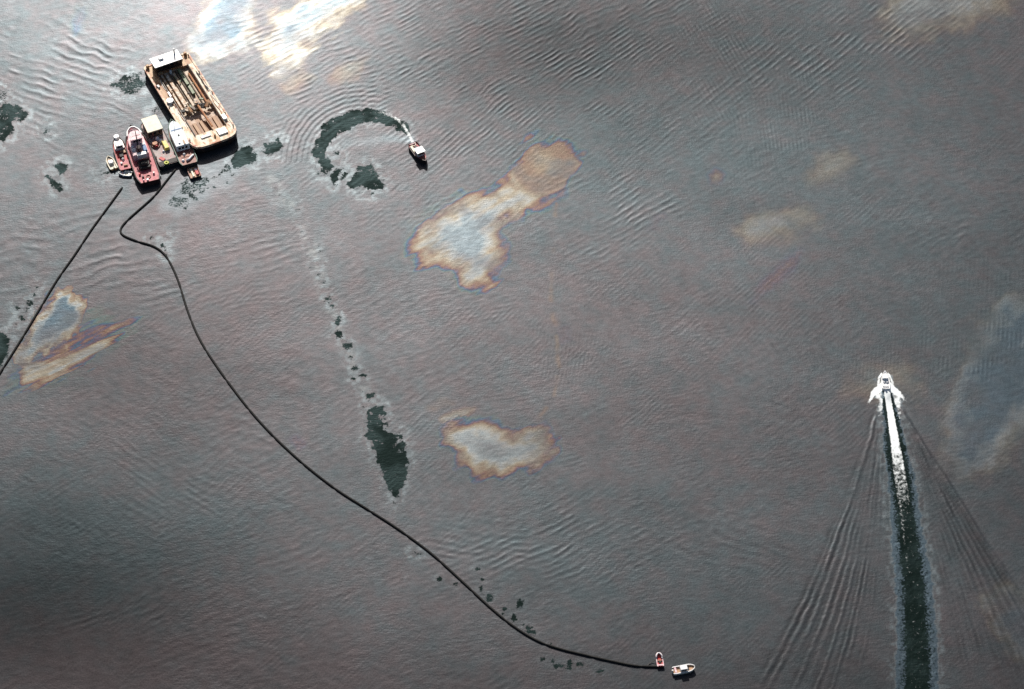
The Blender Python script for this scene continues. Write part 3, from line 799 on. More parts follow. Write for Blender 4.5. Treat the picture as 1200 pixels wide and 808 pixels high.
M['plank'] = paint('brown_plank', (0.34, 0.17, 0.07), (0.42, 0.24, 0.11), 0.7, streak=(0.3, 2, 1))
M['plank2'] = paint('dark_brown_plank', (0.24, 0.11, 0.045), (0.34, 0.18, 0.08), 0.7, streak=(0.3, 2, 1))
M['orange'] = paint('rust_orange_jib', (0.52, 0.24, 0.10), (0.34, 0.12, 0.05), 0.8)
M['green'] = paint('faded_green', (0.14, 0.20, 0.10), (0.30, 0.30, 0.20), 0.9)
M['tugdeck'] = paint('tug_red_deck', (0.44, 0.06, 0.08), (0.56, 0.20, 0.21), 0.6, 0.42, 0.68, c3=(0.24, 0.03, 0.04))
M['tughull'] = paint('tug_maroon_hull', (0.030, 0.010, 0.012), (0.05, 0.018, 0.018), 0.8)
M['pink'] = paint('faded_pink_paint', (0.70, 0.42, 0.45), (0.78, 0.64, 0.64), 0.8, 0.42, 0.62)
M['red'] = paint('red_paint', (0.58, 0.03, 0.03), (0.36, 0.05, 0.04), 1.0)
M['redbrown'] = paint('red_brown_deck', (0.30, 0.10, 0.06), (0.44, 0.20, 0.12), 0.8, c3=(0.14, 0.05, 0.03))
M['brown'] = paint('brown_deck', (0.22, 0.07, 0.05), (0.34, 0.13, 0.09), 0.9, c3=(0.09, 0.03, 0.02))
M['blue'] = paint('blue_cover', (0.10, 0.22, 0.42), (0.06, 0.14, 0.30), 1.0)
M['grey'] = paint('grey_deck', (0.26, 0.21, 0.20), (0.36, 0.28, 0.26), 0.6, c3=(0.40, 0.10, 0.10))
M['darkgrey'] = paint('dark_grey_hull', (0.02, 0.025, 0.025), (0.04, 0.045, 0.045), 0.9)
M['yellow'] = paint('yellow_cover', (0.78, 0.62, 0.10), (0.70, 0.60, 0.30), 1.2)
M['lemon'] = paint('lemon_float', (0.72, 0.74, 0.10), (0.60, 0.60, 0.10), 1.5)
M['glass'] = paint('dark_glass', (0.008, 0.010, 0.012), (0.015, 0.018, 0.02), 2, rough=0.15, bump=0)
M['bluewhite'] = paint('cool_white_paint', (0.74, 0.80, 0.82), (0.62, 0.68, 0.70), 0.8, 0.45, 0.7)
M['tan'] = paint('tan_timber', (0.50, 0.32, 0.18), (0.38, 0.20, 0.10), 1.2)
M['teal'] = paint('green_trim', (0.04, 0.12, 0.08), (0.07, 0.16, 0.12), 1.0)
M['skin'] = paint('tow_rope', (0.05, 0.05, 0.045), (0.09, 0.08, 0.07), 3)

# ------------------------------------------------------------------ barge
def barge():
    t, L = thing('cargo_barge', 'large rusty cream barge with open hold and white deckhouse', 'barge', (254.4, 167.0), (194.0, 70.4), 3.3)
    B, FB = 17.6, 3.3
    h = L / 2
    out = [(-h, -B / 2 + 0.8), (-h + 0.8, -B / 2), (h - 4.2, -B / 2), (h - 2.4, -B / 2 + 0.45), (h - 1.0, -B / 2 + 1.5), (h - 0.25, -B / 2 + 3.2), (h, -B / 2 + 5.5)]
    ring = out + [(x, -y) for x, y in reversed(out)]
    n = len(ring)
    HX0, HX1, HY0, HY1 = -h + 6.2, h - 6.6, -B / 2 + 3.3, B / 2 - 2.7      # hold opening
    m = MB()
    vs = [(x * 0.965, y * 0.97, -1.0) for x, y in ring] + [(x, y, 0.8) for x, y in ring] + [(x, y, FB - 0.02) for x, y in ring]
    fs = [(r * n + k, r * n + (k + 1) % n, (r + 1) * n + (k + 1) % n, (r + 1) * n + k) for r in range(2) for k in range(n)]
    fs.append(tuple(range(n)))
    m.add(vs, fs).build('hull', M['bargehull_shade'], t)
    # rim round the deck edge
    ins = [(x * (1 - 0.55 / h), y * (1 - 1.1 / B)) for x, y in ring]
    m = MB()
    vs = [(x * 1.004, y * 1.01, FB - 0.7) for x, y in ring] + [(x * 1.004, y * 1.01, FB + 0.22) for x, y in ring] + [(x, y, FB + 0.22) for x, y in ins] + [(x, y, FB - 0.02) for x, y in ins]
    m.add(vs, [(r * n + k, r * n + (k + 1) % n, (r + 1) * n + (k + 1) % n, (r + 1) * n + k) for r in range(3) for k in range(n)]).build('deck_rim', M['bargerim'], t)
    # decks round the hold, each a plate of its own
    def plate(name, pts, mat, z0=FB - 0.3, z1=FB): return MB().prism(pts, z0, z1).build(name, mat, t)
    yb = B / 2 - 0.5
    plate('side_deck', [(-h + 6.2, -yb), (-1.5, -yb), (-1.5, HY0), (-h + 6.2, HY0)], M['bargerust'])
    plate('side_deck', [(-1.5, -yb), (h - 6.6, -yb), (h - 6.6, HY0), (-1.5, HY0)], M['bargedeck'])
    plate('side_deck', [(-h + 6.2, HY1), (h - 6.6, HY1), (h - 6.6, yb), (-h + 6.2, yb)], M['bargedeck'])
    plate('stern_deck', [(-h + 0.5, -yb), (-h + 6.2, -yb), (-h + 6.2, yb), (-h + 0.5, yb)], M['bargerust'])
    plate('bow_deck', [(h - 6.6, -yb), (h - 4.2, -yb), (h - 2.6, -yb + 0.4), (h - 1.3, -yb + 1.4), (h - 0.6, -yb + 3.0), (h - 0.45, -yb + 5),
                       (h - 0.45, yb - 5), (h - 0.6, yb - 3.0), (h - 1.3, yb - 1.4), (h - 2.6, yb - 0.4), (h - 4.2, yb), (h - 6.6, yb)], M['bargedeck'])
    # a walkway stripe of bare rust along the left side deck
    plate('rust_strip', [(-h + 6.4, -yb + 1.35), (-h + 24, -yb + 1.35), (-h + 24, -yb + 2.1), (-h + 6.4, -yb + 2.1)], M['bargerust'], FB + 0.004, FB + 0.03)
    plate('rust_strip', [(-h + 6.4, -yb + 0.1), (-h + 11, -yb + 0.1), (-h + 10, -yb + 1.2), (-h + 6.4, -yb + 1.2)], M['bargerust'], FB + 0.004, FB + 0.03)
    FZ = FB - 1.2                                                                       # hold floor
    xm = HX0 + 0.68 * (HX1 - HX0)
    MB().box(HX0, xm, HY0, HY1, FZ - 0.3, FZ).build('hold_floor', M['holdgrey'], t)
    MB().box(xm, HX1, HY0, HY1, FZ - 0.3, FZ - 0.01).build('hold_floor', M['hold'], t)
    for nm, a in (('hold_wall', (HX0 - 0.2, HX1 + 0.2, HY0 - 0.2, HY0, FZ - 0.3, FB - 0.31)), ('hold_wall', (HX0 - 0.2, HX1 + 0.2, HY1, HY1 + 0.2, FZ - 0.3, FB - 0.31)),
                  ('hold_wall', (HX0 - 0.2, HX0, HY0, HY1, FZ - 0.3, FB - 0.31)), ('hold_wall', (HX1, HX1 + 0.2, HY0, HY1, FZ - 0.3, FB - 0.31))):
        box(nm, M['hold'], t, *a)
    for y in (HY0 - 0.12, HY1 + 0.12):
        box('coaming', M['steel'], t, HX0, HX1, y - 0.12, y + 0.12, FB + 0.004, FB + 0.55)
    # lengthwise pipes and beams lying in the hold
    W = HY1 - HY0
    for f, r, mt, x0, x1 in ((0.10, 0.35, 'pale', 0.0, 0.60), (0.24, 0.55, 'pale', 0.0, 0.64), (0.38, 0.28, 'steel', 0.02, 0.66), (0.47, 0.45, 'holdgrey', 0.04, 0.60),
                             (0.57, 0.30, 'steel', 0.0, 0.66), (0.68, 0.50, 'green', 0.0, 0.42), (0.78, 0.28, 'steel', 0.02, 0.64), (0.90, 0.42, 'orange', 0.10, 0.62)):
        y = HY0 + W * f
        xa, xb = HX0 + 0.3 + (HX1 - HX0) * x0, HX0 + (HX1 - HX0) * x1
        if mt in ('steel', 'orange'): MB().cyl((xa, y, FZ + r), (xb, y, FZ + r), r, n=8).build('pipe', M[mt], t)
        else: box('beam', M[mt], t, xa, xb, y - r, y + r, FZ + 0.01, FZ + 0.6 + r)
    for k in range(15):                                                            # scrap heaped on the beams
        x = random.uniform(HX0 + 3, xm + 2); y = random.uniform(HY0 + 0.6, HY1 - 0.6); s = random.uniform(0.25, 0.8)
        zt = FZ + random.uniform(0.8, 1.5)
        o = box('scrap_block', M[random.choice(['steel', 'orange', 'pale', 'green', 'black', 'hold'])], t, -s, s, -s * 0.5, s * 0.5, 0, random.uniform(0.3, 0.8), bevel=0.05)
        o.location = (x, y, zt); o.rotation_euler = (0, random.uniform(-0.2, 0.2), random.uniform(0, 3))
    for k in range(9):                                                             # tangle across the middle
        y = HY0 + W * (k + 0.5) / 9
        o = box('scrap_plate', M[random.choice(['steel', 'orange', 'bargerust', 'black'])], t, -1.1, 1.1, -0.6, 0.6, 0, 0.5, bevel=0.08)
        o.location = (xm - 1.4 + random.uniform(-0.9, 0.9), y, FZ + 1.1 + random.uniform(0, 0.6)); o.rotation_euler = (random.uniform(-.4, .4), random.uniform(-.4, .4), random.uniform(0, 3))
    # planks at the bow end of the hold
    x0, x1 = HX1 - 6.6, HX1 - 0.2
    N = 9
    for k in range(N):
        ya = HY0 + 0.15 + (W - 0.3) * k / N; yb2 = HY0 + 0.15 + (W - 0.3) * (k + 1) / N - 0.12
        zt = FZ + (0.95 if k % 2 else 0.45)
        box('plank', M['plank' if k % 2 else 'plank2'], t, x0 + random.uniform(-0.3, 0.3), x1, ya, yb2, FZ + 0.005, zt, bevel=0.06)
    # rusty jib lying over the planks
    jb = MB().cyl((xm - 2.5, 0.8, FZ + 2.4), (HX1 - 1.0, 1.4, FZ + 1.9), 0.48, 0.34, n=8).build('crane_jib', M['orange'], t)
    MB().cyl((xm - 2.5, 0.8, FZ + 0.6), (xm - 2.5, 0.8, FZ + 3.2), 0.7, 0.6, n=10).build('pedestal', M['bargerust'], jb)
    MB().box(xm - 3.6, xm - 1.5, 0.0, 1.7, FZ + 2.2, FZ + 2.9).build('winch', M['steel'], jb)
    # deckhouse at the stern: shade put into its black walls, flat white roof
    hx0, hx1, hy0, hy1 = -h + 1.4, -h + 6.0, -B / 2 + 3.0, B / 2 - 4.6
    dh = box('deckhouse', M['bargehull_shade'], t, hx0, hx1 - 0.8, hy0, hy1, FB, FB + 3.6)
    for y in (hy0, hy0 + (hy1 - hy0) * 0.5, hy1 - 0.3): box('post', M['bargehull_shade'], dh, hx1 + 0.2, hx1 + 0.5, y, y + 0.3, FB + 0.004, FB + 3.6)
    box('roof', M['clean'], dh, hx0 - 0.4, hx1 + 0.5, hy0 - 0.4, hy1 + 0.4, FB + 3.604, FB + 3.9)
    for k in range(4):
        y = hy0 + 0.5 + k * (hy1 - hy0 - 1.0) / 3.6
        box('window', M['glass'], dh, hx1 - 0.8, hx1 - 0.75, y, y + 1.5, FB + 1.3, FB + 2.6)
    box('roof_box', M['clean'], dh, hx0 + 0.6, hx0 + 2.2, hy0 + 2.5, hy0 + 4.2, FB + 3.9, FB + 4.5, bevel=0.1)
    MB().cyl((hx0 + 1.0, hy1 - 1.2, FB + 3.9), (hx0 + 1.0, hy1 - 1.2, FB + 6.2), 0.35, 0.3).build('funnel', M['white'], dh)
    MB().cyl((hx1 + 1.0, -0.8, FB - 1.5), (hx1 + 1.0, -0.8, FB + 0.6), 0.45).build('drum', M['clean'], t)
    # things standing on deck
    MB().cyl((-2.6, -yb + 1.35, FB), (-2.6, -yb + 1.35, FB + 1.0), 1.25, n=18).build('tank', M['clean'], t, smooth=False)
    box('locker', M['clean'], t, -7.2, -4.4, -yb + 2.15, -yb + 2.85, FB + 0.035, FB + 0.8, bevel=0.05)
    box('locker', M['white'], t, -12.5, -11.2, -yb + 0.2, -yb + 1.0, FB + 0.035, FB + 0.7, bevel=0.05)
    box('locker', M['clean'], t, h - 11.5, h - 8.8, yb - 2.0, yb - 0.5, FB + 0.004, FB + 0.9, bevel=0.05)
    box('hatch', M['clean'], t, h - 5.6, h - 2.6, 2.0, 5.4, FB + 0.004, FB + 0.5, bevel=0.06)
    box('hatch', M['white'], t, h - 5.2, h - 4.0, -4.2, -0.6, FB + 0.004, FB + 0.35, bevel=0.06)
    MB().cyl((h - 3.4, 0.6, FB), (h - 3.4, 0.6, FB + 0.9), 0.35).build('bollard', M['bargerust'], t)
    for x in (-h + 2, -h / 2, 0.0, h / 2, h - 5):
        for y in (-yb - 0.0, yb):
            MB().cyl((x, y, FB + 0.2), (x, y, FB + 0.8), 0.22).add([], []).build('bollard', M['steel'], t)
    for k in range(7):                                                             # hoses and rods lying along the side decks
        y = random.choice((random.uniform(-yb + 0.3, HY0 - 0.4), random.uniform(HY1 + 0.4, yb - 0.3))); x = random.uniform(-h + 8, h - 18)
        MB().tube([(x + q * 2.2, y + 0.25 * math.sin(q * 1.7 + k), FB + 0.16) for q in range(6)], 0.12, 6).build('hose', M[random.choice(['steel', 'black', 'orange', 'white'])], t)
    for sx, sy in ((-h + 1.0, -yb + 0.9), (-h + 1.0, yb - 0.9)):
        box('corner_post', M['bargerust'], t, sx - 0.5, sx + 0.5, sy - 0.5, sy + 0.5, FB + 0.004, FB + 1.3, bevel=0.08)
    box('winch', M['steel'], t, -h + 0.8, -h + 2.0, yb - 4.0, yb - 2.4, FB + 0.004, FB + 1.3, bevel=0.1)
    return t
barge()

# ------------------------------------------------------------------ tug
def tug():
    t, L = thing('tugboat', 'red-decked tugboat with dark maroon hull, second from the left in the raft', 'tugboat', (153.5, 149.5), (176, 213), 2.0)
    B = 8.6
    kw = dict(bow=0.42, stern=0.16, sternw=0.78, p=2.3)
    dz = make_hull(t, L, B, 2.0, 0.55, M['tughull'], M['tugdeck'], M['black'], sheer=1.3, rail_w=0.3, **kw)
    tyres(t, L, B, 1.2, 7, M['rubber'], **kw)
    h = L / 2
    # raised foredeck house
    pts = [(-2.0, -2.8), (6.5, -2.9), (9.5, -2.3), (11.2, -1.2), (11.6, 0), (11.2, 1.2), (9.5, 2.3), (6.5, 2.9), (-2.0, 2.8)]
    hs = MB().prism(pts, 1.4, 3.7, 0.02).build('deckhouse', M['pink'], t)
    MB().prism([(x * 1.0 + 0.05, y * 0.9) for x, y in pts], 3.705, 3.85, 0.02).build('boat_deck', M['pink'], hs)
    pts2 = [(3.4, -1.9), (6.4, -1.9), (7.4, -1.0), (7.4, 1.0), (6.4, 1.9), (3.4, 1.9)]
    wh = MB().prism(pts2, 3.86, 6.2).build('wheelhouse', M['pink'], t)
    MB().prism([(x + (0.25 if x > 5 else -0.2), y * 1.1) for x, y in pts2], 6.204, 6.4).build('roof', M['pink'], wh)
    for y in (-1.4, -0.45, 0.5): box('window', M['glass'], wh, 3.35, 3.40, y, y + 0.8, 4.9, 5.7)
    for y in (-1.905, 1.87): box('window', M['glass'], wh, 4.0, 6.2, y, y + 0.035, 4.9, 5.7)
    # white foredeck rail and breakwater
    MB().tube([(8.0, -2.6, 4.3), (10.2, -2.0, 4.4), (11.6, -0.9, 4.5), (11.9, 0, 4.5), (11.6, 0.9, 4.5), (10.2, 2.0, 4.4), (8.0, 2.6, 4.3)], 0.28, 6).build('bow_rail', M['clean'], t)
    MB().cyl((9.2, 0, 3.86), (9.2, 0, 4.5), 0.7).build('capstan', M['pink'], t)
    mast = MB().cyl((3.0, 0, 3.9), (3.0, 0, 10.5), 0.24, 0.12).build('mast', M['black'], t)
    MB().cyl((3.0, -1.4, 8.4), (3.0, 1.4, 8.4), 0.08).build('yard', M['black'], mast)
    MB().cyl((-0.2, 0.3, 3.86), (-0.7, 0.3, 6.4), 0.95, 0.8, 14).build('funnel', M['tughull'], t)
    MB().dome((0.8, 1.9, 3.86), 0.75, 0.75, 0.7).build('life_raft', M['clean'], t, smooth=True)
    MB().dome((2.6, 2.0, 3.86), 0.5, 0.5, 0.5).build('life_raft', M['clean'], t, smooth=True)
    box('locker', M['clean'], t, 1.8, 2.8, -2.4, -1.2, 3.86, 4.5, bevel=0.08)
    box('tarpaulin', M['blue'], t, -1.6, 1.4, -2.5, -1.2, 3.86, 4.8, bevel=0.2)
    box('aft_shelter', M['clean'], t, -3.6, -2.0, -1.8, 1.6, 3.2, 5.0, bevel=0.15)
    # dark opening and towing gear aft
    eh = box('engine_casing', M['black'], t, -7.8, -3.62, -2.0, 1.9, 1.4, 2.6, bevel=0.15)
    MB().cyl((-6.2, -1.0, 2.9), (-6.2, 1.0, 2.9), 0.75).build('tow_winch', M['black'], eh)
    MB().torus((-5.0, 0, 1.9), 2.5, 0.2, n=14, axis=0, arc=0.5).build('tow_bow', M['tughull'], t)
    for x, y, mt, s in ((-10.5, -2.2, 'white', .35), (-13.2, 0.6, 'clean', .4), (-11.2, 1.8, 'tughull', .4), (-13.0, 2.0, 'pink', .3), (-9.4, 2.6, 'red', .35)):
        MB().cyl((x, y, dz(x)), (x, y, dz(x) + 0.7), s).build('bollard', M[mt], t)
    MB().torus((-11.5, 0, dz(-11.5) + 0.15), 0.8, 0.16).build('coiled_hawser', M['redbrown'], t)
    return t
tug()

# ------------------------------------------------------------------ small red workboat with its two dinghies
def red_boat():
    t, L = thing('work_boat', 'small workboat with white bow and bright red deck, leftmost in the raft', 'workboat', (136.0, 160), (148, 199), 1.2)
    B = 4.7
    kw = dict(bow=0.36, stern=0.1, sternw=0.85, p=2.0)
    dz = make_hull(t, L, B, 1.3, 0.4, M['black'], M['red'], M['tughull'], sheer=0.8, rail_w=0.16, **kw)
    h = L / 2
    MB().prism([(h - 7.2, -1.85), (h - 3.6, -1.6), (h - 2.0, -0.8), (h - 2.0, 0.8), (h - 3.6, 1.6), (h - 7.2, 1.85)], 1.0, 1.9, 0.04).build('fore_cabin', M['white'], t)
    wh = box('wheelhouse', M['clean'], t, h - 7.4, h - 5.0, -1.2, 1.2, 1.9, 3.4, taper=0.1)
    box('window', M['glass'], wh, h - 7.44, h - 7.36, -0.9, 0.9, 2.4, 3.0)
    for y in (-1.2, 1.16): box('window', M['glass'], wh, h - 6.9, h - 5.5, y, y + 0.04, 2.4, 3.0)
    MB().cyl((h - 1.4, 0, 1.7), (h - 1.4, 0, 2.6), 1.05, 0.95, 14).build('bow_fender', M['clean'], t)
    MB().cyl((h - 4.6, 0, 1.9), (h - 4.6, 0, 5.2), 0.10).build('mast', M['grey'], t)
    box('deck_pad', M['tan'], t, h - 9.2, h - 7.6, -1.7, 0.2, 0.98, 1.4, bevel=0.08)
    box('engine_hatch', M['black'], t, h - 11.2, h - 8.9, -0.6, 0.9, 0.95, 1.7, bevel=0.1)
    MB().dome((h - 12.1, 0.0, 0.95), 0.6, 0.6, 0.8).build('float', M['clean'], t, smooth=True)
    box('aft_deck', M['tugdeck'], t, -h + 0.3, -h + 5.0, -1.9, 1.9, 0.92, 1.0)
    MB().cyl((-h + 2.2, -0.9, 1.0), (-h + 2.2, 0.4, 1.0), 0.5).build('net_roll', M['tan'], t)
    box('fish_box', M['white'], t, -h + 3.2, -h + 4.0, 0.6, 1.3, 1.0, 1.5, bevel=0.05)
    # dinghy alongside
    t, L = thing('dinghy', 'small cream dinghy with white box tied left of the red workboat', 'dinghy', (126.5, 184), (134, 198.5), 0.5)
    make_hull(t, L, 2.9, 0.75, 0.35, M['tan'], M['cream'], M['cream'], sheer=0.3, rail_w=0.3, bow=0.4, stern=0.1, sternw=0.85, p=2.2)
    box('engine_box', M['clean'], t, -0.8, 0.9, -0.8, 0.9, 0.4, 1.3, bevel=0.12)
    box('thwart', M['tan'], t, 1.5, 1.9, -0.9, 0.9, 0.45, 0.6)
    box('outboard_motor', M['black'], t, -L / 2 - 0.3, -L / 2 + 0.3, -0.25, 0.25, 0.5, 1.2, bevel=0.08)
    # skiff across the stern
    t, L = thing('skiff', 'narrow white skiff lying across the stern of the red workboat', 'skiff', (138.5, 203), (154.5, 204.2), 0.5)
    make_hull(t, L, 2.3, 0.7, 0.3, M['clean'], M['cream'], M['clean'], sheer=0.3, rail_w=0.16, bow=0.5, stern=0.15, sternw=0.7, p=1.8)
    for x in (-1.4, 0.2, 1.4): box('thwart', M['clean'], t, x - 0.2, x + 0.2, -0.85, 0.85, 0.45, 0.55)
    box('tank', M['pink'], t, 0.6, 1.0, -0.4, 0.3, 0.42, 0.75, bevel=0.05)
red_boat()

# ------------------------------------------------------------------ deck vessel with cream cabin
def deck_boat():
    t, L = thing('deck_barge', 'grey flat-decked work barge with big cream cabin roof and yellow cover', 'barge', (174, 143), (199, 192.5), 1.6)
    B = 7.2
    dz = make_hull(t, L, B, 1.6, 0.12, M['darkgrey'], M['grey'], M['black'], sheer=0.15, rail_w=0.25, bow=0.12, stern=0.06, sternw=0.95, p=2.5, blunt=0.75)
    h = L / 2
    cb = box('cabin', M['steel'], t, h - 8.0, h - 0.9, -2.75, 2.45, 1.45, 4.4)
    box('roof', M['cream'], cb, h - 8.5, h - 0.7, -3.0, 2.7, 4.404, 4.7, bevel=0.05)
    for y in (-2.2, -0.4, 1.2): box('window', M['glass'], cb, h - 8.05, h - 7.99, y, y + 1.0, 2.7, 3.6)
    box('door', M['brown'], cb, h - 8.06, h - 7.99, 0.7, 1.15, 1.5, 3.5)
    MB().dome((h - 9.7, -0.1, 1.48), 0.85, 0.75, 1.2).build('gas_tank', M['clean'], t, smooth=True)
    MB().dome((h - 11.2, -0.9, 1.48), 0.85, 0.8, 1.0).build('gas_tank', M['clean'], t, smooth=True)
    pm = MB().cyl((h - 12.2, 1.6, 1.48), (h - 12.2, 1.6, 2.6), 1.1, 0.9, 14).build('pump', M['orange'], t)
    MB().cyl((h - 13.6, 1.5, 1.9), (h - 11.0, 1.5, 1.9), 0.6).build('motor', M['red'], pm)
    MB().torus((h - 12.6, 1.5, 1.75), 1.35, 0.22, n=16).build('hose_coil', M['brown'], pm)
    yc = MB().box(h - 16.6, h - 12.4, -2.5, -0.7, 1.48, 2.7, taper=0.15).build('covered_skip', M['yellow'], t, bevel=0.08)
    MB().dome((h - 16.6, 0.0, 1.48), 0.5, 0.5, 0.6).build('float', M['clean'], t, smooth=True)
    o = MB().box(-1.1, 1.1, -0.7, 0.7, 0, 0.25).build('tarpaulin', M['red'], t, bevel=0.1)
    o.location = (-h + 3.6, 1.6, 1.48); o.rotation_euler = (0, 0, 0.5)
    box('boom_reel_bed', M['black'], t, -h + 0.4, -h + 2.4, -3.2, 3.2, 1.48, 1.62)
    MB().torus((-h + 0.9, 0.9, 1.74), 0.62, 0.3, n=16).build('ring_float', M['lemon'], t)
    for x in (-h + 5, 0, h - 3):
        for y in (-3.3, 3.3): MB().cyl((x, y, 1.6), (x, y, 2.3), 0.16).build('bollard', M['black'], t)
deck_boat()

# ------------------------------------------------------------------ white cabin boat and skiff
def white_boat():
    t, L = thing('cabin_boat', 'long white cabin boat with brown aft deck, lying against the barge', 'cabin boat', (200.6, 142), (222.6, 192.6), 2.0)
    B = 6.5
    kw = dict(bow=0.40, stern=0.1, sternw=0.8, p=2.1)
    dz = make_hull(t, L, B, 2.1, 0.5, M['darkgrey'], M['brown'], M['teal'], sheer=0.9, rail_w=0.2, **kw)
    h = L / 2
    pts = [(-4.6, -2.3), (3.5, -2.4), (7.0, -1.9), (9.0, -1.1), (9.9, 0), (9.0, 1.1), (7.0, 1.9), (3.5, 2.4), (-4.6, 2.3)]
    pts = [(x * h / 12.2 + 0.6, y * 1.08) for x, y in pts]
    cb = MB().prism(pts, 1.4, 3.7, 0.05).build('cabin', M['bluewhite'], t, bevel=0.06)
    xw = 5.0 * h / 12.2
    MB().box(xw, xw + 0.5, -1.9, 1.9, 3.70, 3.78).build('windscreen', M['blue'], cb)
    box('roof_hatch', M['black'], cb, 1.6, 2.3, -0.4, 0.15, 3.70, 3.85)
    box('roof_rack', M['tan'], cb, -3.2, -1.0, -1.2, -0.7, 3.70, 3.95)
    box('roof_vent', M['clean'], cb, -2.2, -1.4, 0.4, 1.0, 3.70, 4.1, bevel=0.05)
    for y in (-1.6, -0.3, 0.9): box('window', M['glass'], cb, -4.6 * h / 12.2 + 0.55 + 0.09, -4.6 * h / 12.2 + 0.55 + 0.16, y, y + 0.8, 2.3, 3.2)
    MB().dome((-6.2, 0.5, dz(-6)), 0.55, 0.55, 0.8).build('float', M['clean'], t, smooth=True)
    MB().tube([(-7.6, -2.5, 1.9), (-8.3, -1.6, 2.0), (-9.2, -0.6, 2.0), (-9.6, 0.6, 2.0)], 0.42, 8).build('rolled_boom', M['clean'], t, smooth=True)
    MB().dome((-9.0, 1.7, 1.5), 0.8, 0.6, 0.8).build('float', M['clean'], t, smooth=True)
    box('fish_hold', M['redbrown'], t, -7.4, -5.6, -1.0, 1.8, 1.5, 1.75)
    MB().cyl((7.6 * h / 12.2, 0, 3.7), (7.6 * h / 12.2, 0, 6.0), 0.07).build('mast', M['clean'], t)
    t, L = thing('skiff', 'open skiff with reddish inside, tied behind the white cabin boat', 'skiff', (224.8, 196.5), (230.0, 208.5), 0.5)
    make_hull(t, L, 4.0, 0.8, 0.4, M['black'], M['tan'], M['brown'], sheer=0.2, rail_w=0.25, bow=0.2, stern=0.06, sternw=0.95, p=2.4, blunt=0.55)
    box('fuel_box', M['red'], t, -1.6, 0.4, -1.5, -0.4, 0.42, 0.9, bevel=0.08)
    box('crate', M['pink'], t, 0.7, 1.6, -1.4, -0.5, 0.42, 0.8, bevel=0.06)
    box('thwart', M['cream'], t, -1.9, 1.8, 0.3, 0.9, 0.45, 0.75)
    box('outboard_motor', M['black'], t, -L / 2 - 0.35, -L / 2 + 0.25, 0.8, 1.3, 0.5, 1.3, bevel=0.08)
white_boat()

# ------------------------------------------------------------------ turning workboat
def turning_boat():
    t, L = thing('work_boat', 'small dark-hulled workboat with pale roof at the end of the curved wake', 'workboat', (499.0, 191), (483.0, 168.5), 1.0)
    B = 4.0
    kw = dict(bow=0.45, stern=0.1, sternw=0.85, p=2.0)
    dz = make_hull(t, L, B, 1.3, 0.4, M['black'], M['tugdeck'], M['tughull'], sheer=0.7, rail_w=0.2, **kw)
    h = L / 2
    cb = box('wheelhouse', M['white'], t, -0.6, 1.9, -1.45, 1.45, 0.9, 3.1, taper=0.06)
    box('roof', M['clean'], cb, -0.8, 2.2, -1.6, 1.6, 3.1, 3.25)
    box('window', M['glass'], cb, 1.86, 1.92, -1.1, 1.1, 2.0, 2.7)
    for y in (-1.45, 1.41): box('window', M['glass'], cb, 0.0, 1.5, y, y + 0.04, 2.0, 2.7)
    box('side_locker', M['cream'], t, -4.0, -0.85, -1.6, -0.7, 0.92, 1.6, bevel=0.06)
    box('engine_hatch', M['tughull'], t, -3.2, -1.4, -0.5, 0.9, 0.92, 1.6, bevel=0.08)
    box('red_box', M['red'], t, -1.6, -0.9, 0.9, 1.5, 0.92, 1.6, bevel=0.05)
    MB().dome((-0.9 - 1.2, 1.3, 0.92), 0.4, 0.4, 0.7).build('float', M['pink'], t, smooth=True)
    MB().torus((-4.6, 0.2, 1.1), 0.7, 0.18).build('rope_coil', M['cream'], t)
    box('aft_bench', M['pink'], t, -5.3, -4.9, -1.2, 1.2, 0.92, 1.35, bevel=0.05)
    MB().cyl((1.0, 0, 3.25), (1.0, 0, 5.2), 0.06).build('mast', M['black'], t)
    MB().prism([(2.6, -1.0), (4.2, -0.6), (4.6, 0), (4.2, 0.6), (2.6, 1.0)], 1.0, 1.5, 0.1).build('fore_hatch', M['redbrown'], t)
turning_boat()

# ------------------------------------------------------------------ speedboat
def speedboat():
    t, L = thing('speedboat', 'white speedboat racing up the right side ahead of its foam wake', 'speedboat', (1036.8, 435.5), (1038.2, 456), 0.9)
    B = 2.7
    make_hull(t, L, B, 1.05, 0.12, M['clean'], M['clean'], M['clean'], sheer=0.4, rail_w=0.25, bow=0.55, stern=0.08, sternw=0.9, p=1.9)
    MB().prism([(L * 0.02, -1.0), (L * 0.25, -0.75), (L * 0.38, 0), (L * 0.25, 0.75), (L * 0.02, 1.0)], 0.9, 1.45, 0.12).build('fore_cabin', M['clean'], t)
    ws = MB().add([(L * 0.02, -0.9, 1.3), (L * 0.06, -0.5, 1.5), (L * 0.06, 0.5, 1.5), (L * 0.02, 0.9, 1.3), (L * -0.02, -0.85, 1.9), (L * 0.01, -0.45, 2.0), (L * 0.01, 0.45, 2.0), (L * -0.02, 0.85, 1.9)],
                  [(0, 1, 5, 4), (1, 2, 6, 5), (2, 3, 7, 6)]).build('windscreen', M['bluewhite'], t)
    for y in (-0.75, 0.2): box('seat', M['clean'], t, -L * 0.16, -L * 0.08, y, y + 0.55, 0.9, 1.35, bevel=0.06)
    box('stern_bench', M['clean'], t, -L * 0.40, -L * 0.26, -0.95, 0.95, 0.9, 1.2, bevel=0.06)
    box('outboard_motor', M['clean'], t, -L * 0.5 - 0.5, -L * 0.5 + 0.1, -0.3, 0.3, 0.3, 1.5, bevel=0.1)
speedboat()

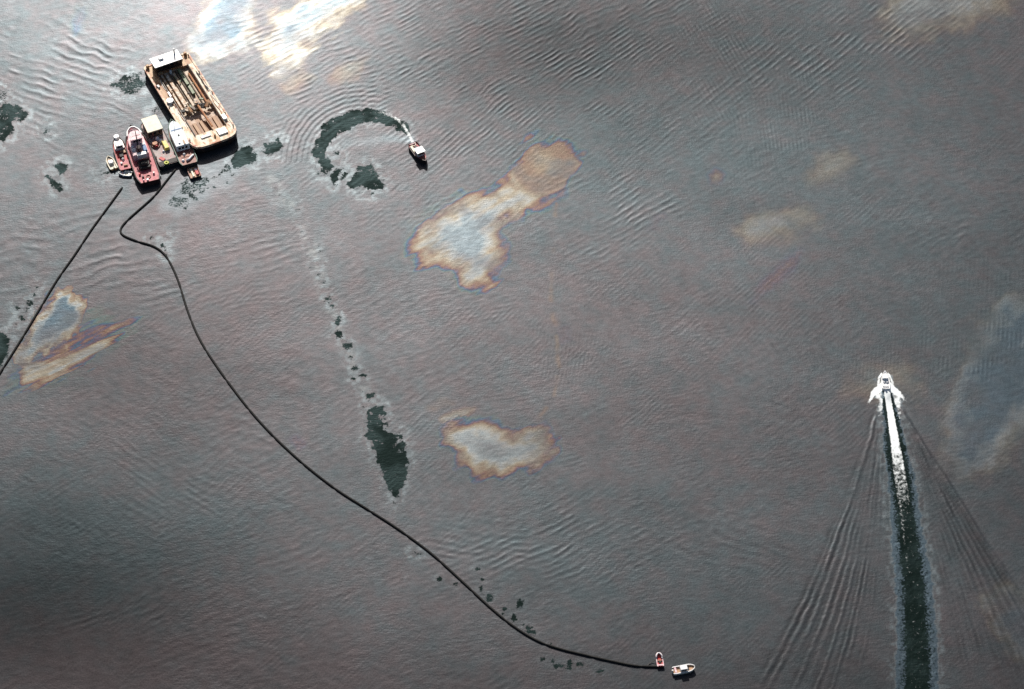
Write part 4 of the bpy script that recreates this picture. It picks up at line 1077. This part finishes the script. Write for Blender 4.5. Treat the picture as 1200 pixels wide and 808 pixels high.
# ------------------------------------------------------------------ boom-tending boats
def tender():
    t, L = thing('boom_tender', 'tiny red open boat with white bow at the end of the long boom', 'boat', (771.6, 766), (774.2, 781.5), 0.5)
    make_hull(t, L, 2.0, 0.75, 0.4, M['red'], M['red'], M['pink'], sheer=0.35, rail_w=0.2, bow=0.3, stern=0.1, sternw=0.9, p=2.6, blunt=0.35)
    MB().tube([(L * 0.1, -0.88, 0.85), (L * 0.32, -0.72, 0.98), (L * 0.44, -0.3, 1.06), (L * 0.46, 0, 1.08), (L * 0.44, 0.3, 1.06), (L * 0.32, 0.72, 0.98), (L * 0.1, 0.88, 0.85)], 0.2, 7).build('bow_tube', M['clean'], t, smooth=True)
    box('thwart', M['redbrown'], t, -0.3, 0.1, -0.75, 0.75, 0.5, 0.62)
    box('engine_box', M['black'], t, -1.1, -0.5, -0.45, 0.35, 0.36, 0.85, bevel=0.06)
    box('stern_locker', M['pink'], t, -L / 2 + 0.15, -L / 2 + 0.7, -0.75, 0.75, 0.36, 0.85, bevel=0.06)
    MB().dome((0.5, -0.8, 0.8), 0.22, 0.22, 0.3).build('fender', M['clean'], t, smooth=True)
    t, L = thing('motor_launch', 'white motor launch floating just right of the tiny red boat', 'launch', (814.0, 782), (788.5, 786.5), 0.8)
    kw = dict(bow=0.35, stern=0.1, sternw=0.9, p=2.6, blunt=0.3)
    make_hull(t, L, 2.5, 0.95, 0.4, M['white'], M['tan'], M['clean'], sheer=0.3, rail_w=0.2, **kw)
    cb = box('cabin', M['clean'], t, -1.2, 1.0, -0.85, 0.85, 0.55, 1.95, taper=0.08)
    box('window', M['glass'], cb, 0.93, 0.99, -0.65, 0.65, 1.1, 1.6)
    for y in (-0.86, 0.82): box('window', M['glass'], cb, -0.9, 0.7, y, y + 0.04, 1.15, 1.6)
    box('forewell', M['black'], t, 1.02, 2.0, -0.7, 0.7, 0.56, 0.66)
    box('aft_seat', M['pink'], t, -L / 2 + 0.5, -L / 2 + 1.1, -0.95, 0.95, 0.56, 1.05, bevel=0.06)
    box('outboard_motor', M['white'], t, -L / 2 - 0.35, -L / 2 + 0.2, -0.3, 0.3, 0.35, 1.25, bevel=0.1)
tender()

# ------------------------------------------------------------------ floating booms
def boom(label, pts, z=0.12, r=0.38):
    pl = spline(pts, 10)
    w_ = [P(a, b) for a, b in pl]
    # resample evenly, about 1.2 m
    w_ = np.array(w_); seg = np.hypot(*(w_[1:] - w_[:-1])[:, :2].T); cum = np.concatenate([[0], np.cumsum(seg)])
    n = int(cum[-1] / 1.1)
    q = np.linspace(0, cum[-1], n)
    x, y = np.interp(q, cum, w_[:, 0]), np.interp(q, cum, w_[:, 1])
    rs = [r * (0.62 if k % 13 == 0 else 1.0) * random.uniform(0.98, 1.02) for k in range(n)]
    o = MB().tube([(a, b, z) for a, b in zip(x, y)], rs, 8).build('containment_boom', M['boom'], None, smooth=True)
    o['label'] = label; o['category'] = 'oil boom'; o['group'] = 'black floating oil booms'
    return o
boom('long black floating boom snaking from the rafted boats to the tiny red boat',
     [(206.5, 198), (197, 210), (180, 231), (160, 249), (148, 260), (141.5, 269), (144, 276), (160, 283), (178, 288.5), (189, 295), (198, 306), (209, 330), (220, 365), (234, 398), (257, 434), (291, 479), (321, 512),
      (351, 540), (378, 562), (400, 578), (427, 595), (460, 616), (487, 635), (510, 653), (543, 683), (573, 711), (600, 733), (627, 750), (653, 760), (687, 768.5), (720, 776), (747, 781), (778, 782)])
boom('nearly straight black boom running from the rafted boats off the left edge', [(143.5, 220), (126, 244), (107, 270), (87, 300), (67, 328.5), (45, 365), (22, 403), (0, 438), (-30, 488), (-60, 540), (-105, 620), (-160, 720)])
o = MB().tube([tuple(P(a, b) + np.array([0, 0, zz_])) for a, b, zz_ in ((758, 781.5, 0.3), (760.5, 778.5, 0.15), (764, 776.3, 0.3), (768.5, 775, 0.7))], 0.09, 6).build('tow_line', M['skin'], None)
o['label'] = 'thin tow line from the tiny red boat to the long boom'; o['category'] = 'rope'
